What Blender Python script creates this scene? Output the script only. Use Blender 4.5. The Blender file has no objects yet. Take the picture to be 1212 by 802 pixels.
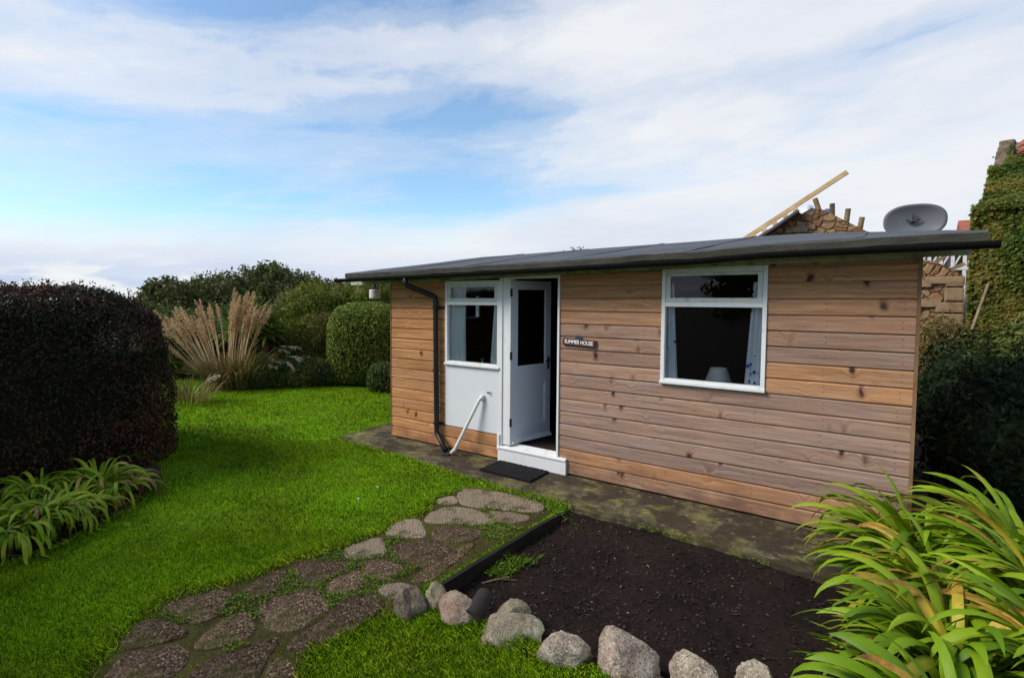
import bpy, bmesh, math, random
import numpy as np
from mathutils import Vector, Matrix

random.seed(7)
RNG = np.random.default_rng(11)
S = bpy.context.scene
COL = S.collection
rad = math.radians

# ------------------------------------------------------------------ camera numbers (also used to turn measured pixels into ground points)
CX, CY, FP = 520., 386., 640.
TH = rad(3.04)
EYE = np.array([0, -5.155, 1.84])
F_ = np.array([-.6266, .7793, 0.]); F_ /= np.linalg.norm(F_)
R_ = np.array([F_[1], -F_[0], 0.]); Z_ = np.array([0, 0, 1.])
FD = math.cos(TH) * F_ - math.sin(TH) * Z_
UD = math.sin(TH) * F_ + math.cos(TH) * Z_

def _ray(px, py): return FD + (px - CX) / FP * R_ - (py - CY) / FP * UD
def at_z(px, py, z=0.):
    d = _ray(px, py); return EYE + (z - EYE[2]) / d[2] * d
def at_y(px, py, y=0.):
    d = _ray(px, py); return EYE + (y - EYE[1]) / d[1] * d
def at_d(px, py, dist):
    d = _ray(px, py); return EYE + dist / np.dot(d, F_) * d

# ------------------------------------------------------------------ object helpers
def tag(o, label=None, cat=None, group=None, kind=None):
    if label: o['label'] = label
    if cat: o['category'] = cat
    if group: o['group'] = group
    if kind: o['kind'] = kind
    return o

def empty(name, loc=(0, 0, 0), rz=0.):
    o = bpy.data.objects.new(name, None); COL.objects.link(o)
    o.location = loc; o.rotation_euler = (0, 0, rz)
    return o

def link(name, me, mat=None, parent=None):
    o = bpy.data.objects.new(name, me); COL.objects.link(o)
    if mat:
        for m in (mat if isinstance(mat, (list, tuple)) else [mat]): me.materials.append(m)
    if parent: o.parent = parent
    return o

class MB:
    """collects shapes, builds one mesh"""
    def __init__(self): self.v = []; self.f = []; self.m = []; self.a = []
    def add(self, vs, fs, mi=0, a=0.):
        o = len(self.v); self.v += [tuple(map(float, p)) for p in vs]
        self.f += [tuple(i + o for i in f) for f in fs]; self.m += [mi] * len(fs); self.a += [a] * len(vs)
    def box(self, x0, x1, y0, y1, z0, z1, mi=0, a=0.):
        self.add([(x0, y0, z0), (x1, y0, z0), (x1, y1, z0), (x0, y1, z0), (x0, y0, z1), (x1, y0, z1), (x1, y1, z1), (x0, y1, z1)],
                 [(0, 3, 2, 1), (4, 5, 6, 7), (0, 1, 5, 4), (1, 2, 6, 5), (2, 3, 7, 6), (3, 0, 4, 7)], mi, a)
    def prism(self, pts, d, mi=0, a=0.):
        """polygon pts (3d, planar) extruded along vector d"""
        n = len(pts); d = np.array(d, float)
        vs = [tuple(p) for p in pts] + [tuple(np.array(p, float) + d) for p in pts]
        fs = [tuple(range(n - 1, -1, -1)), tuple(range(n, 2 * n))] + [(i, (i + 1) % n, (i + 1) % n + n, i + n) for i in range(n)]
        self.add(vs, fs, mi, a)
    def bar(self, p, q, w, h, mi=0, up=(0, 0, 1)):
        p = Vector(p); q = Vector(q); d = (q - p).normalized()
        s = d.cross(Vector(up)); s = s.normalized() if s.length > 1e-4 else Vector((1, 0, 0)); u = s.cross(d)
        vs = [e + s * a * w / 2 + u * b * h / 2 for e in (p, q) for a, b in ((-1, -1), (1, -1), (1, 1), (-1, 1))]
        self.add(vs, [(3, 2, 1, 0), (4, 5, 6, 7), (0, 1, 5, 4), (1, 2, 6, 5), (2, 3, 7, 6), (3, 0, 4, 7)], mi)
    def tube(self, pts, r, seg=12, mi=0, caps=True):
        pts = [Vector(p) for p in pts]; n = len(pts)
        rs = r if isinstance(r, (list, tuple)) else [r] * n
        vs = []; fs = []; u = None
        for i, p in enumerate(pts):
            t = (pts[min(i + 1, n - 1)] - pts[max(i - 1, 0)]).normalized()
            if u is None: u = t.cross(Vector((.13, .2, 1)) if abs(t.z) < .9 else Vector((1, .1, 0))).normalized()
            else: u = (u - t * u.dot(t)).normalized()
            w = t.cross(u)
            for k in range(seg):
                a = 2 * math.pi * k / seg
                vs.append(p + (u * math.cos(a) + w * math.sin(a)) * rs[i])
        for i in range(n - 1):
            for k in range(seg):
                a = i * seg + k; b = i * seg + (k + 1) % seg
                fs.append((a, b, b + seg, a + seg))
        if caps: fs += [tuple(range(seg - 1, -1, -1)), tuple(range((n - 1) * seg, n * seg))]
        self.add(vs, fs, mi)
    def lathe(self, prof, c, seg=24, mi=0, axis='z'):
        vs = []; fs = []; n = len(prof)
        for (r, h) in prof:
            for k in range(seg):
                a = 2 * math.pi * k / seg
                vs.append((c[0] + r * math.cos(a), c[1] + r * math.sin(a), c[2] + h))
        for i in range(n - 1):
            for k in range(seg):
                a = i * seg + k; b = i * seg + (k + 1) % seg
                fs.append((a, b, b + seg, a + seg))
        fs += [tuple(range(seg - 1, -1, -1)), tuple(range((n - 1) * seg, n * seg))]
        self.add(vs, fs, mi)
    def build(self, name, mat=None, parent=None, bevel=0., smooth=False, attr=None):
        me = bpy.data.meshes.new(name); me.from_pydata(self.v, [], self.f)
        if attr:
            at = me.attributes.new(attr, 'FLOAT', 'POINT'); at.data.foreach_set('value', np.array(self.a, 'f'))
        me.validate(); me.update()
        me.polygons.foreach_set('material_index', np.array(self.m[:len(me.polygons)], 'i'))
        if bevel:
            bm = bmesh.new(); bm.from_mesh(me)
            bmesh.ops.bevel(bm, geom=[e for e in bm.edges if e.is_manifold and e.calc_face_angle(0) > .5], offset=bevel, segments=2, affect='EDGES', profile=.7)
            bm.to_mesh(me); bm.free()
        if smooth:
            me.polygons.foreach_set('use_smooth', np.ones(len(me.polygons), bool))
        return link(name, me, mat, parent)

def np_mesh(name, V, Fc, attrs=None, smooth=False):
    """V (n,3), Fc (m,k) ints, all faces the same size"""
    me = bpy.data.meshes.new(name); V = np.ascontiguousarray(V, 'f'); Fc = np.ascontiguousarray(Fc, 'i')
    m, k = Fc.shape
    me.vertices.add(len(V)); me.vertices.foreach_set('co', V.ravel())
    me.loops.add(m * k); me.loops.foreach_set('vertex_index', Fc.ravel())
    me.polygons.add(m); me.polygons.foreach_set('loop_start', np.arange(0, m * k, k, dtype='i'))
    if attrs:
        for n_, vals in attrs.items():
            a = me.attributes.new(n_, 'FLOAT', 'POINT'); a.data.foreach_set('value', np.ascontiguousarray(vals, 'f'))
    me.update(calc_edges=True); me.validate()
    if smooth: me.polygons.foreach_set('use_smooth', np.ones(m, bool))
    return me

def unit(v): return v / np.maximum(np.linalg.norm(v, axis=-1, keepdims=True), 1e-9)

def inside(P, poly):
    poly = np.asarray(poly, float); x, y = P[:, 0], P[:, 1]; r = np.zeros(len(P), bool); j = len(poly) - 1
    for i in range(len(poly)):
        xi, yi = poly[i][:2]; xj, yj = poly[j][:2]
        c = ((yi > y) != (yj > y)) & (x < (xj - xi) * (y - yi) / (yj - yi + 1e-12) + xi); r ^= c; j = i
    return r

# cheap smooth value noise on numpy points
_G = RNG.random((64, 64, 64)).astype('f')
def vnoise(P, scale=1., seed=0):
    P = np.asarray(P, float) * scale + seed * 7.31
    i = np.floor(P).astype(int); f = P - i; f = f * f * (3 - 2 * f); i &= 63; j = (i + 1) & 63
    def g(a, b, c): return _G[a, b, c]
    x0, y0, z0 = i.T; x1, y1, z1 = j.T; fx, fy, fz = f.T
    return ((g(x0, y0, z0) * (1 - fx) + g(x1, y0, z0) * fx) * (1 - fy) + (g(x0, y1, z0) * (1 - fx) + g(x1, y1, z0) * fx) * fy) * (1 - fz) + \
           ((g(x0, y0, z1) * (1 - fx) + g(x1, y0, z1) * fx) * (1 - fy) + (g(x0, y1, z1) * (1 - fx) + g(x1, y1, z1) * fx) * fy) * fz
def fbm(P, scale, seed=0, oct=3):
    s = 0; a = .5
    for k in range(oct): s = s + a * (vnoise(P, scale * 2 ** k, seed + k) - .5) * 2; a *= .5
    return s

# ------------------------------------------------------------------ material helpers
class NT:
    def __init__(self, name):
        self.mat = bpy.data.materials.new(name); self.mat.use_nodes = True
        self.t = self.mat.node_tree; self.t.nodes.clear()
        self.out = self.n('ShaderNodeOutputMaterial')
    def n(self, typ, **kw):
        o = self.t.nodes.new(typ)
        for k, v in kw.items(): setattr(o, k, v)
        return o
    def lk(self, a, b): self.t.links.new(a, b)
    def put(self, sock, v):
        if v is None: return
        if hasattr(v, 'is_output') or isinstance(v, bpy.types.NodeSocket): self.lk(v, sock)
        elif isinstance(v, (tuple, list)) and len(v) == 3 and sock.type == 'RGBA': sock.default_value = (*v, 1)
        else: sock.default_value = v
    def coord(self, scale=(1, 1, 1), off=None, kind='Object'):
        c = self.n('ShaderNodeTexCoord').outputs[kind]
        m = self.n('ShaderNodeMapping'); self.lk(c, m.inputs[0]); m.inputs['Scale'].default_value = scale
        if off is not None: self.put(m.inputs['Location'], off)
        return m.outputs[0]
    def noise(self, vec, scale, detail=4, rough=.55, dist=0., out=0):
        o = self.n('ShaderNodeTexNoise'); self.put(o.inputs['Vector'], vec); o.inputs['Scale'].default_value = scale
        o.inputs['Detail'].default_value = detail; o.inputs['Roughness'].default_value = rough; o.inputs['Distortion'].default_value = dist
        return o.outputs[out]
    def voro(self, vec, scale, feat='F1', out='Distance', rnd=1.):
        o = self.n('ShaderNodeTexVoronoi', feature=feat); self.put(o.inputs['Vector'], vec); o.inputs['Scale'].default_value = scale
        o.inputs['Randomness'].default_value = rnd
        return o.outputs[out]
    def ramp(self, fac, stops, interp='LINEAR'):
        o = self.n('ShaderNodeValToRGB'); self.put(o.inputs[0], fac); r = o.color_ramp; r.interpolation = interp
        while len(r.elements) < len(stops): r.elements.new(.5)
        for e, (p, c) in zip(r.elements, stops):
            e.position = p; e.color = (*c, 1) if isinstance(c, (tuple, list)) else (c, c, c, 1)
        return o.outputs[0]
    def mix(self, fac, a, b, mode='MIX'):
        o = self.n('ShaderNodeMix', data_type='RGBA', blend_type=mode)
        self.put(o.inputs[0], fac); self.put(o.inputs[6], a); self.put(o.inputs[7], b); return o.outputs[2]
    def math(self, op, a, b=None, c=None, clamp=False):
        o = self.n('ShaderNodeMath', operation=op, use_clamp=clamp)
        for s, v in zip(o.inputs, (a, b, c)): self.put(s, v)
        return o.outputs[0]
    def attr(self, name): return self.n('ShaderNodeAttribute', attribute_name=name).outputs['Fac']
    def island(self): return self.n('ShaderNodeNewGeometry').outputs['Random Per Island']
    def bump(self, h, strength=.5, dist=.01, normal=None):
        o = self.n('ShaderNodeBump'); self.put(o.inputs['Height'], h); o.inputs['Strength'].default_value = strength
        o.inputs['Distance'].default_value = dist
        if normal is not None: self.lk(normal, o.inputs['Normal'])
        return o.outputs[0]
    def bsdf(self, col, rough=.6, normal=None, spec=.5, metal=0.):
        o = self.n('ShaderNodeBsdfPrincipled'); self.put(o.inputs['Base Color'], col); self.put(o.inputs['Roughness'], rough)
        o.inputs['Specular IOR Level'].default_value = spec; o.inputs['Metallic'].default_value = metal
        if normal is not None: self.lk(normal, o.inputs['Normal'])
        return o.outputs[0]
    def done(self, sh): self.lk(sh, self.out.inputs[0]); return self.mat

def leaf_mat(name, stops, trans=.3, rough=.45, spec=.4, patch=None):
    rough = max(rough, .6); spec *= .45
    n = NT(name); r = n.island()
    c = n.ramp(r, stops)
    if patch:   # slow colour drift through the plant (young growth, dry twigs)
        f = n.ramp(n.noise(n.coord(), patch[0], 3), [(.42, 0), (.62, 1)])
        c = n.mix(f, c, n.ramp(r, patch[1]))
    p = n.bsdf(c, rough, spec=spec)
    t = n.n('ShaderNodeBsdfTranslucent'); n.lk(c, t.inputs[0])
    m = n.n('ShaderNodeMixShader'); m.inputs[0].default_value = trans; n.lk(p, m.inputs[1]); n.lk(t.outputs[0], m.inputs[2])
    return n.done(m.outputs[0])

def plain(name, col, rough=.5, spec=.5, var=.12, vs=6., bump=0., bs=60., metal=0., dirt=None):
    n = NT(name); v = n.coord()
    f = n.noise(v, vs, 5, .6)
    c = n.mix(f, tuple(x * (1 - var) for x in col), tuple(min(1, x * (1 + var)) for x in col))
    if dirt:
        d = n.ramp(n.noise(v, dirt[1], 6, .7), [(dirt[2], 0), (dirt[2] + .14, 1)])
        c = n.mix(n.math('MULTIPLY', d, dirt[3]), c, dirt[0])
    nm = n.bump(n.noise(v, bs, 4), bump, .004) if bump else None
    return n.done(n.bsdf(c, rough, nm, spec, metal))

# --- wood cladding
def cladding_mat(name='weathered_cladding'):
    n = NT(name); isl = n.island(); w = n.attr('weather_vignette')
    off = n.n('ShaderNodeCombineXYZ'); n.lk(n.math('MULTIPLY', isl, 91.), off.inputs[0]); n.lk(n.math('MULTIPLY', isl, 37.), off.inputs[2])
    v = n.coord((1, 1, 1), off.outputs[0])
    vg = n.n('ShaderNodeMapping'); n.lk(v, vg.inputs[0]); vg.inputs['Scale'].default_value = (1.3, 1, 34)
    vk = n.n('ShaderNodeMapping'); n.lk(v, vk.inputs[0]); vk.inputs['Scale'].default_value = (6.2, .01, 3.3)
    warp = n.noise(n.coord((7, 1, 7)), 1.6, 3, .5, out=1)
    vkw = n.n('ShaderNodeVectorMath', operation='MULTIPLY_ADD'); n.lk(warp, vkw.inputs[0]); vkw.inputs[1].default_value = (.42, 0, .22); n.lk(vk.outputs[0], vkw.inputs[2])
    kd = n.voro(vkw.outputs[0], 1.)
    vgw = n.n('ShaderNodeVectorMath', operation='ADD'); n.lk(vg.outputs[0], vgw.inputs[0])
    kx = n.n('ShaderNodeCombineXYZ'); n.lk(n.math('MULTIPLY', n.ramp(kd, [(0, 1), (.4, 0)], 'EASE'), 2.2), kx.inputs[2]); n.lk(kx.outputs[0], vgw.inputs[1])
    g1 = n.noise(vgw.outputs[0], 1.1, 5, .6, .4); g2 = n.noise(vgw.outputs[0], 4., 3, .6)
    gr = n.math('ADD', n.math('MULTIPLY', g1, .65), n.math('MULTIPLY', g2, .35))
    fresh = n.ramp(gr, [(.32, (.24, .088, .026)), (.5, (.45, .205, .075)), (.68, (.60, .33, .145))])
    grey = n.ramp(gr, [(.32, (.165, .096, .070)), (.5, (.28, .183, .14)), (.7, (.40, .287, .23))])
    blot = n.noise(n.coord((1.5, 1, 5)), 1.4, 4, .6)
    wf = n.math('ADD', w, n.math('MULTIPLY', n.math('SUBTRACT', blot, .5), 1.1), clamp=True)
    c = n.mix(wf, fresh, grey)
    tone = n.math('MULTIPLY_ADD', isl, .3, .84)
    c = n.mix(1., c, n.n('ShaderNodeCombineColor').outputs[0] if False else tone, 'MULTIPLY')
    # knots: dark eye, reddish ring, not every cell has one
    pick = n.voro(vkw.outputs[0], 1., out='Color')
    pk = n.n('ShaderNodeSeparateColor'); n.lk(pick, pk.inputs[0])
    on = n.math('GREATER_THAN', pk.outputs[0], .22)
    ring = n.math('MULTIPLY', n.ramp(kd, [(.06, 1), (.25, 0)], 'EASE'), on); eye = n.math('MULTIPLY', n.ramp(kd, [(.06, 1), (.15, 0)], 'EASE'), on)
    c = n.mix(n.math('MULTIPLY', ring, .7), c, (.11, .045, .022)); c = n.mix(n.math('MULTIPLY', eye, .92), c, (.025, .014, .010))
    # mud and damp stains low on the wall
    pz = n.n('ShaderNodeSeparateXYZ'); n.lk(n.coord(), pz.inputs[0])
    low = n.ramp(pz.outputs[2], [(.05, 1), (.3, 0)])
    st = n.math('MULTIPLY', n.math('MULTIPLY', n.ramp(n.noise(n.coord((1.2, 1, 2.2)), 2.6, 5, .65), [(.42, 0), (.66, 1)]), low), .8)
    c = n.mix(st, c, (.13, .06, .04))
    b = n.bump(gr, .35, .003)
    return n.done(n.bsdf(c, .72, b, .25))

def timber_mat(name, a, b, sc=(2, 2, 30)):
    n = NT(name); g = n.noise(n.coord(sc), 1., 5, .6, .3)
    return n.done(n.bsdf(n.ramp(g, [(.3, a), (.7, b)]), .75, n.bump(g, .4, .004), .25))

def felt_mat():
    n = NT('roof_felt'); v = n.coord()
    big = n.noise(v, 1.4, 5, .65); fine = n.noise(v, 260, 2, .6)
    c = n.ramp(big, [(.3, (.034, .037, .045)), (.5, (.056, .062, .073)), (.7, (.078, .086, .097))])
    c = n.mix(n.ramp(fine, [(.35, 0), (.7, .35)]), c, (.2, .21, .225))
    geo = n.n('ShaderNodeNewGeometry'); sep = n.n('ShaderNodeSeparateXYZ'); n.lk(geo.outputs['True Normal'], sep.inputs[0])
    lip = n.ramp(sep.outputs[2], [(.3, 1), (.75, 0)])
    alg = n.ramp(n.noise(n.coord((1, 1, 3)), 5, 6, .7), [(.38, 0), (.62, 1)])
    lipc = n.mix(alg, (.040, .037, .028), (.068, .064, .044))
    c = n.mix(lip, c, lipc)
    spots = n.ramp(n.voro(v, 55), [(.1, 1), (.18, 0)])
    c = n.mix(n.math('MULTIPLY', spots, n.ramp(n.noise(v, 3, 3), [(.5, 0), (.62, .55)])), c, (.24, .235, .2))
    h = n.math('ADD', fine, n.math('MULTIPLY', n.noise(v, 7, 4), 3.))
    return n.done(n.bsdf(c, .85, n.bump(h, .5, .006), .3))

def concrete_mat():
    n = NT('mossy_concrete'); v = n.coord()
    a = n.noise(v, 2.1, 7, .68, .3); b = n.noise(v, 9, 6, .7); f = n.noise(v, 130, 3, .6)
    c = n.ramp(b, [(.3, (.05, .038, .024)), (.5, (.092, .074, .042)), (.7, (.165, .142, .08))])
    moss = n.ramp(n.noise(v, 3.3, 6, .72), [(.45, 0), (.6, 1)])
    c = n.mix(n.math('MULTIPLY', moss, .85), c, n.ramp(b, [(.3, (.07, .06, .008)), (.5, (.15, .132, .032)), (.7, (.28, .25, .09))]))
    mud = n.ramp(a, [(.47, 1), (.54, 0)])
    c = n.mix(n.math('MULTIPLY', mud, .8), c, n.ramp(f, [(.3, (.014, .009, .006)), (.7, (.045, .029, .02))]))
    lich = n.ramp(n.noise(v, 13, 4, .6), [(.62, 0), (.7, .5)])
    c = n.mix(lich, c, (.33, .31, .23))
    h = n.math('ADD', n.math('MULTIPLY', b, 1.), n.math('MULTIPLY', f, .35))
    return n.done(n.bsdf(c, .88, n.bump(h, .6, .012), .25))

def soil_mat(name, a, b, flecks=True):
    n = NT(name); v = n.coord()
    f = n.noise(v, 26, 7, .75); g = n.noise(v, 2.2, 4, .6)
    c = n.mix(n.ramp(f, [(.3, 0), (.75, 1)]), a, b)
    c = n.mix(n.ramp(g, [(.4, 0), (.7, .5)]), c, tuple(x * 1.7 for x in b))
    if flecks:
        s = n.ramp(n.voro(v, 42), [(.12, 1), (.22, 0)]); k = n.ramp(n.noise(v, 5, 2), [(.45, 0), (.6, .6)])
        c = n.mix(n.math('MULTIPLY', s, k), c, (.06, .042, .034))
    return n.done(n.bsdf(c, .95, n.bump(f, .9, .02), .15))

def lawn_mat():
    n = NT('lawn_turf'); v = n.coord()
    f = n.noise(v, 60, 5, .7); g = n.noise(v, 1.3, 4, .6)
    c = n.mix(f, (.085, .20, .002), (.21, .42, .003))
    c = n.mix(n.ramp(g, [(.45, 0), (.65, .5)]), c, (.085, .11, .012))
    return n.done(n.bsdf(c, .9, n.bump(f, .8, .02), .1))

def grass_mat():
    n = NT('grass_blades'); r = n.island(); v = n.coord()
    c = n.ramp(r, [(0, (.125, .27, .003)), (.5, (.205, .40, .005)), (.85, (.28, .48, .009)), (.94, (.31, .37, .022)), (1, (.40, .31, .09))])
    g = n.noise(v, .9, 4, .62)
    c = n.mix(n.ramp(g, [(.44, 0), (.64, .75)]), c, n.ramp(r, [(0, (.19, .29, .004)), (.8, (.30, .38, .015)), (1, (.38, .31, .07))]))
    g2 = n.noise(v, 3.4, 3, .6)
    c = n.mix(n.ramp(g2, [(.36, .6), (.52, 0)]), c, (.06, .16, .002))
    p = n.bsdf(c, .8, None, .06)
    t = n.n('ShaderNodeBsdfTranslucent'); n.lk(c, t.inputs[0])
    m = n.n('ShaderNodeMixShader'); m.inputs[0].default_value = .12; n.lk(p, m.inputs[1]); n.lk(t.outputs[0], m.inputs[2])
    return n.done(m.outputs[0])

def stone_mat(name, base, light, dark, lich=(.45, .44, .33), lam=.55, sp=120, moss=0.):
    n = NT(name); v = n.coord()
    a = n.noise(v, 7, 6, .7); s = n.noise(v, sp, 2, .7); vo = n.voro(v, sp * .8)
    c = n.ramp(a, [(.3, dark), (.5, base), (.72, light)])
    c = n.mix(n.ramp(s, [(.52, 0), (.66, .75)]), c, tuple(x * .3 for x in dark))
    c = n.mix(n.ramp(vo, [(.1, .7), (.28, 0)]), c, tuple(min(.8, x * 1.5) for x in light))
    l = n.ramp(n.noise(v, 10, 5, .65), [(.56, 0), (.68, lam)])
    c = n.mix(l, c, lich)
    if moss:
        geo = n.n('ShaderNodeNewGeometry'); sep = n.n('ShaderNodeSeparateXYZ'); n.lk(geo.outputs['Normal'], sep.inputs[0])
        mm = n.math('MULTIPLY', n.ramp(n.noise(v, 6, 5, .7), [(.48, 0), (.62, 1)]), moss)
        c = n.mix(mm, c, n.ramp(s, [(.3, (.035, .045, .008)), (.7, (.11, .115, .02))]))
    h = n.math('ADD', n.math('MULTIPLY', a, 2.), s)
    return n.done(n.bsdf(c, .88, n.bump(h, .75, .012), .25))

def slab_mat(name, cols, pale):
    n = NT(name); v = n.coord(); oi = n.n('ShaderNodeObjectInfo').outputs['Random']
    vo = n.voro(v, 75, out='Color'); vd = n.voro(v, 75); sep = n.n('ShaderNodeSeparateColor'); n.lk(vo, sep.inputs[0])
    a = n.noise(v, 4.5, 6, .7)
    agg = n.ramp(sep.outputs[0], [(0, cols[0]), (.55, cols[1]), (.85, cols[2]), (1, tuple(min(.6, x * 1.8) for x in cols[2]))])
    smooth = n.ramp(a, [(.3, tuple(x * .72 for x in pale)), (.7, pale)])
    wear = n.ramp(n.noise(v, 2.8, 5, .65), [(.40, 0), (.6, 1)])
    c = n.mix(wear, agg, n.mix(.45, agg, smooth)) if name != 'smooth_slab' else n.mix(n.math('MULTIPLY', wear, .35), smooth, agg)
    moss = n.ramp(n.noise(v, 5.2, 6, .75), [(.50, 0), (.64, .8)])
    c = n.mix(moss, c, n.ramp(sep.outputs[1], [(0, (.028, .04, .006)), (1, (.10, .095, .02))]))
    c = n.mix(1., c, n.math('MULTIPLY_ADD', oi, .45, .55), 'MULTIPLY')
    h = n.math('SUBTRACT', n.math('MULTIPLY', a, 2.), n.math('MULTIPLY', vd, 2.))
    return n.done(n.bsdf(c, .92, n.bump(h, .8, .008), .08))

def rubble_mat():
    n = NT('rubble_stone_wall'); v = n.coord((1, 1, 1.35)); wob = n.noise(v, 2.4, 3, .6, out=1)
    vw = n.n('ShaderNodeVectorMath', operation='MULTIPLY_ADD'); n.lk(wob, vw.inputs[0]); vw.inputs[1].default_value = (.25, .25, .25); n.lk(v, vw.inputs[2])
    edge = n.voro(vw.outputs[0], 5.2, 'DISTANCE_TO_EDGE'); cell = n.voro(vw.outputs[0], 5.2, out='Color')
    s = n.n('ShaderNodeSeparateColor'); n.lk(cell, s.inputs[0])
    c = n.ramp(s.outputs[0], [(0, (.14, .055, .028)), (.35, (.26, .13, .065)), (.7, (.36, .235, .12)), (1, (.42, .31, .19))])
    c = n.mix(n.ramp(n.noise(v, 12, 6, .7), [(.35, .0), (.7, .6)]), c, (.15, .085, .045))
    c = n.mix(n.ramp(edge, [(.02, 1), (.09, 0)]), c, (.17, .105, .055))
    h = n.math('ADD', n.ramp(edge, [(0, 0), (.12, 1)]), n.math('MULTIPLY', n.noise(v, 20, 5), .5))
    return n.done(n.bsdf(c, .9, n.bump(h, .9, .04), .2))

def strap_mat(name, greens, olds):
    n = NT(name); r = n.island(); t = n.attr('t'); age = n.attr('age')
    g = n.ramp(r, greens)
    rib = n.noise(n.coord(), 40, 3)
    g = n.mix(n.math('MULTIPLY', rib, .35), g, tuple(x * .6 for x in greens[0][1]))
    vein = n.math('SINE', n.math('MULTIPLY', n.attr('across'), 21.)); g = n.mix(n.math('MULTIPLY_ADD', vein, .16, .16), g, tuple(x * .45 for x in greens[0][1]))
    g = n.mix(n.ramp(t, [(.0, .55), (.3, 0)]), g, (.20, .24, .05))
    o = n.ramp(n.math('ADD', n.math('MULTIPLY', t, .8), n.math('MULTIPLY', rib, .35)), olds)
    k = n.math('ADD', n.math('MULTIPLY', t, .55), n.math('MULTIPLY_ADD', age, 2.4, -1.75))
    k = n.math('ADD', k, n.math('MULTIPLY', n.math('SUBTRACT', n.noise(n.coord(), 14, 3), .5), .5))
    f = n.ramp(k, [(.12, 0), (.5, 1)])
    c = n.mix(f, g, o)
    p = n.bsdf(c, .5, None, .28); tr = n.n('ShaderNodeBsdfTranslucent'); n.lk(c, tr.inputs[0])
    m = n.n('ShaderNodeMixShader'); m.inputs[0].default_value = .28; n.lk(p, m.inputs[1]); n.lk(tr.outputs[0], m.inputs[2])
    return n.done(m.outputs[0])

def glass_mat(name='window_glass', tint=.82, rough=0., ior=1.5):
    n = NT(name); fr = n.n('ShaderNodeFresnel'); fr.inputs[0].default_value = ior
    g = n.n('ShaderNodeBsdfGlossy'); g.inputs['Roughness'].default_value = rough; g.inputs[0].default_value = (.95, .95, 1, 1)
    t = n.n('ShaderNodeBsdfTransparent'); t.inputs[0].default_value = (tint, tint, tint, 1)
    m = n.n('ShaderNodeMixShader'); n.lk(fr.outputs[0], m.inputs[0]); n.lk(t.outputs[0], m.inputs[1]); n.lk(g.outputs[0], m.inputs[2])
    return n.done(m.outputs[0])

def curtain_mat(name, base, pat=None):
    n = NT(name); c = base
    if pat:
        v = n.coord((1, 1, 1)); s = n.ramp(n.voro(v, 17), [(.2, 1), (.34, 0)]); k = n.ramp(n.noise(v, 6, 3), [(.44, 0), (.54, 1)])
        c = n.mix(n.math('MULTIPLY', s, k), base, pat)
    p = n.bsdf(c, .9, None, .1); t = n.n('ShaderNodeBsdfTranslucent'); n.put(t.inputs[0], c)
    m = n.n('ShaderNodeMixShader'); m.inputs[0].default_value = .12; n.lk(p, m.inputs[1]); n.lk(t.outputs[0], m.inputs[2])
    return n.done(m.outputs[0])

def pantile_mat():
    n = NT('pantile'); v = n.coord(); r = n.island()
    c = n.ramp(n.math('ADD', n.math('MULTIPLY', n.noise(v, 5, 5), .6), n.math('MULTIPLY', r, .4)), [(.25, (.17, .045, .025)), (.55, (.30, .09, .05)), (.8, (.36, .16, .09))])
    c = n.mix(n.ramp(n.noise(v, 9, 5, .7), [(.55, 0), (.66, .7)]), c, (.2, .18, .12))
    return n.done(n.bsdf(c, .85, n.bump(n.noise(v, 40, 4), .4, .006), .2))

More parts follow.
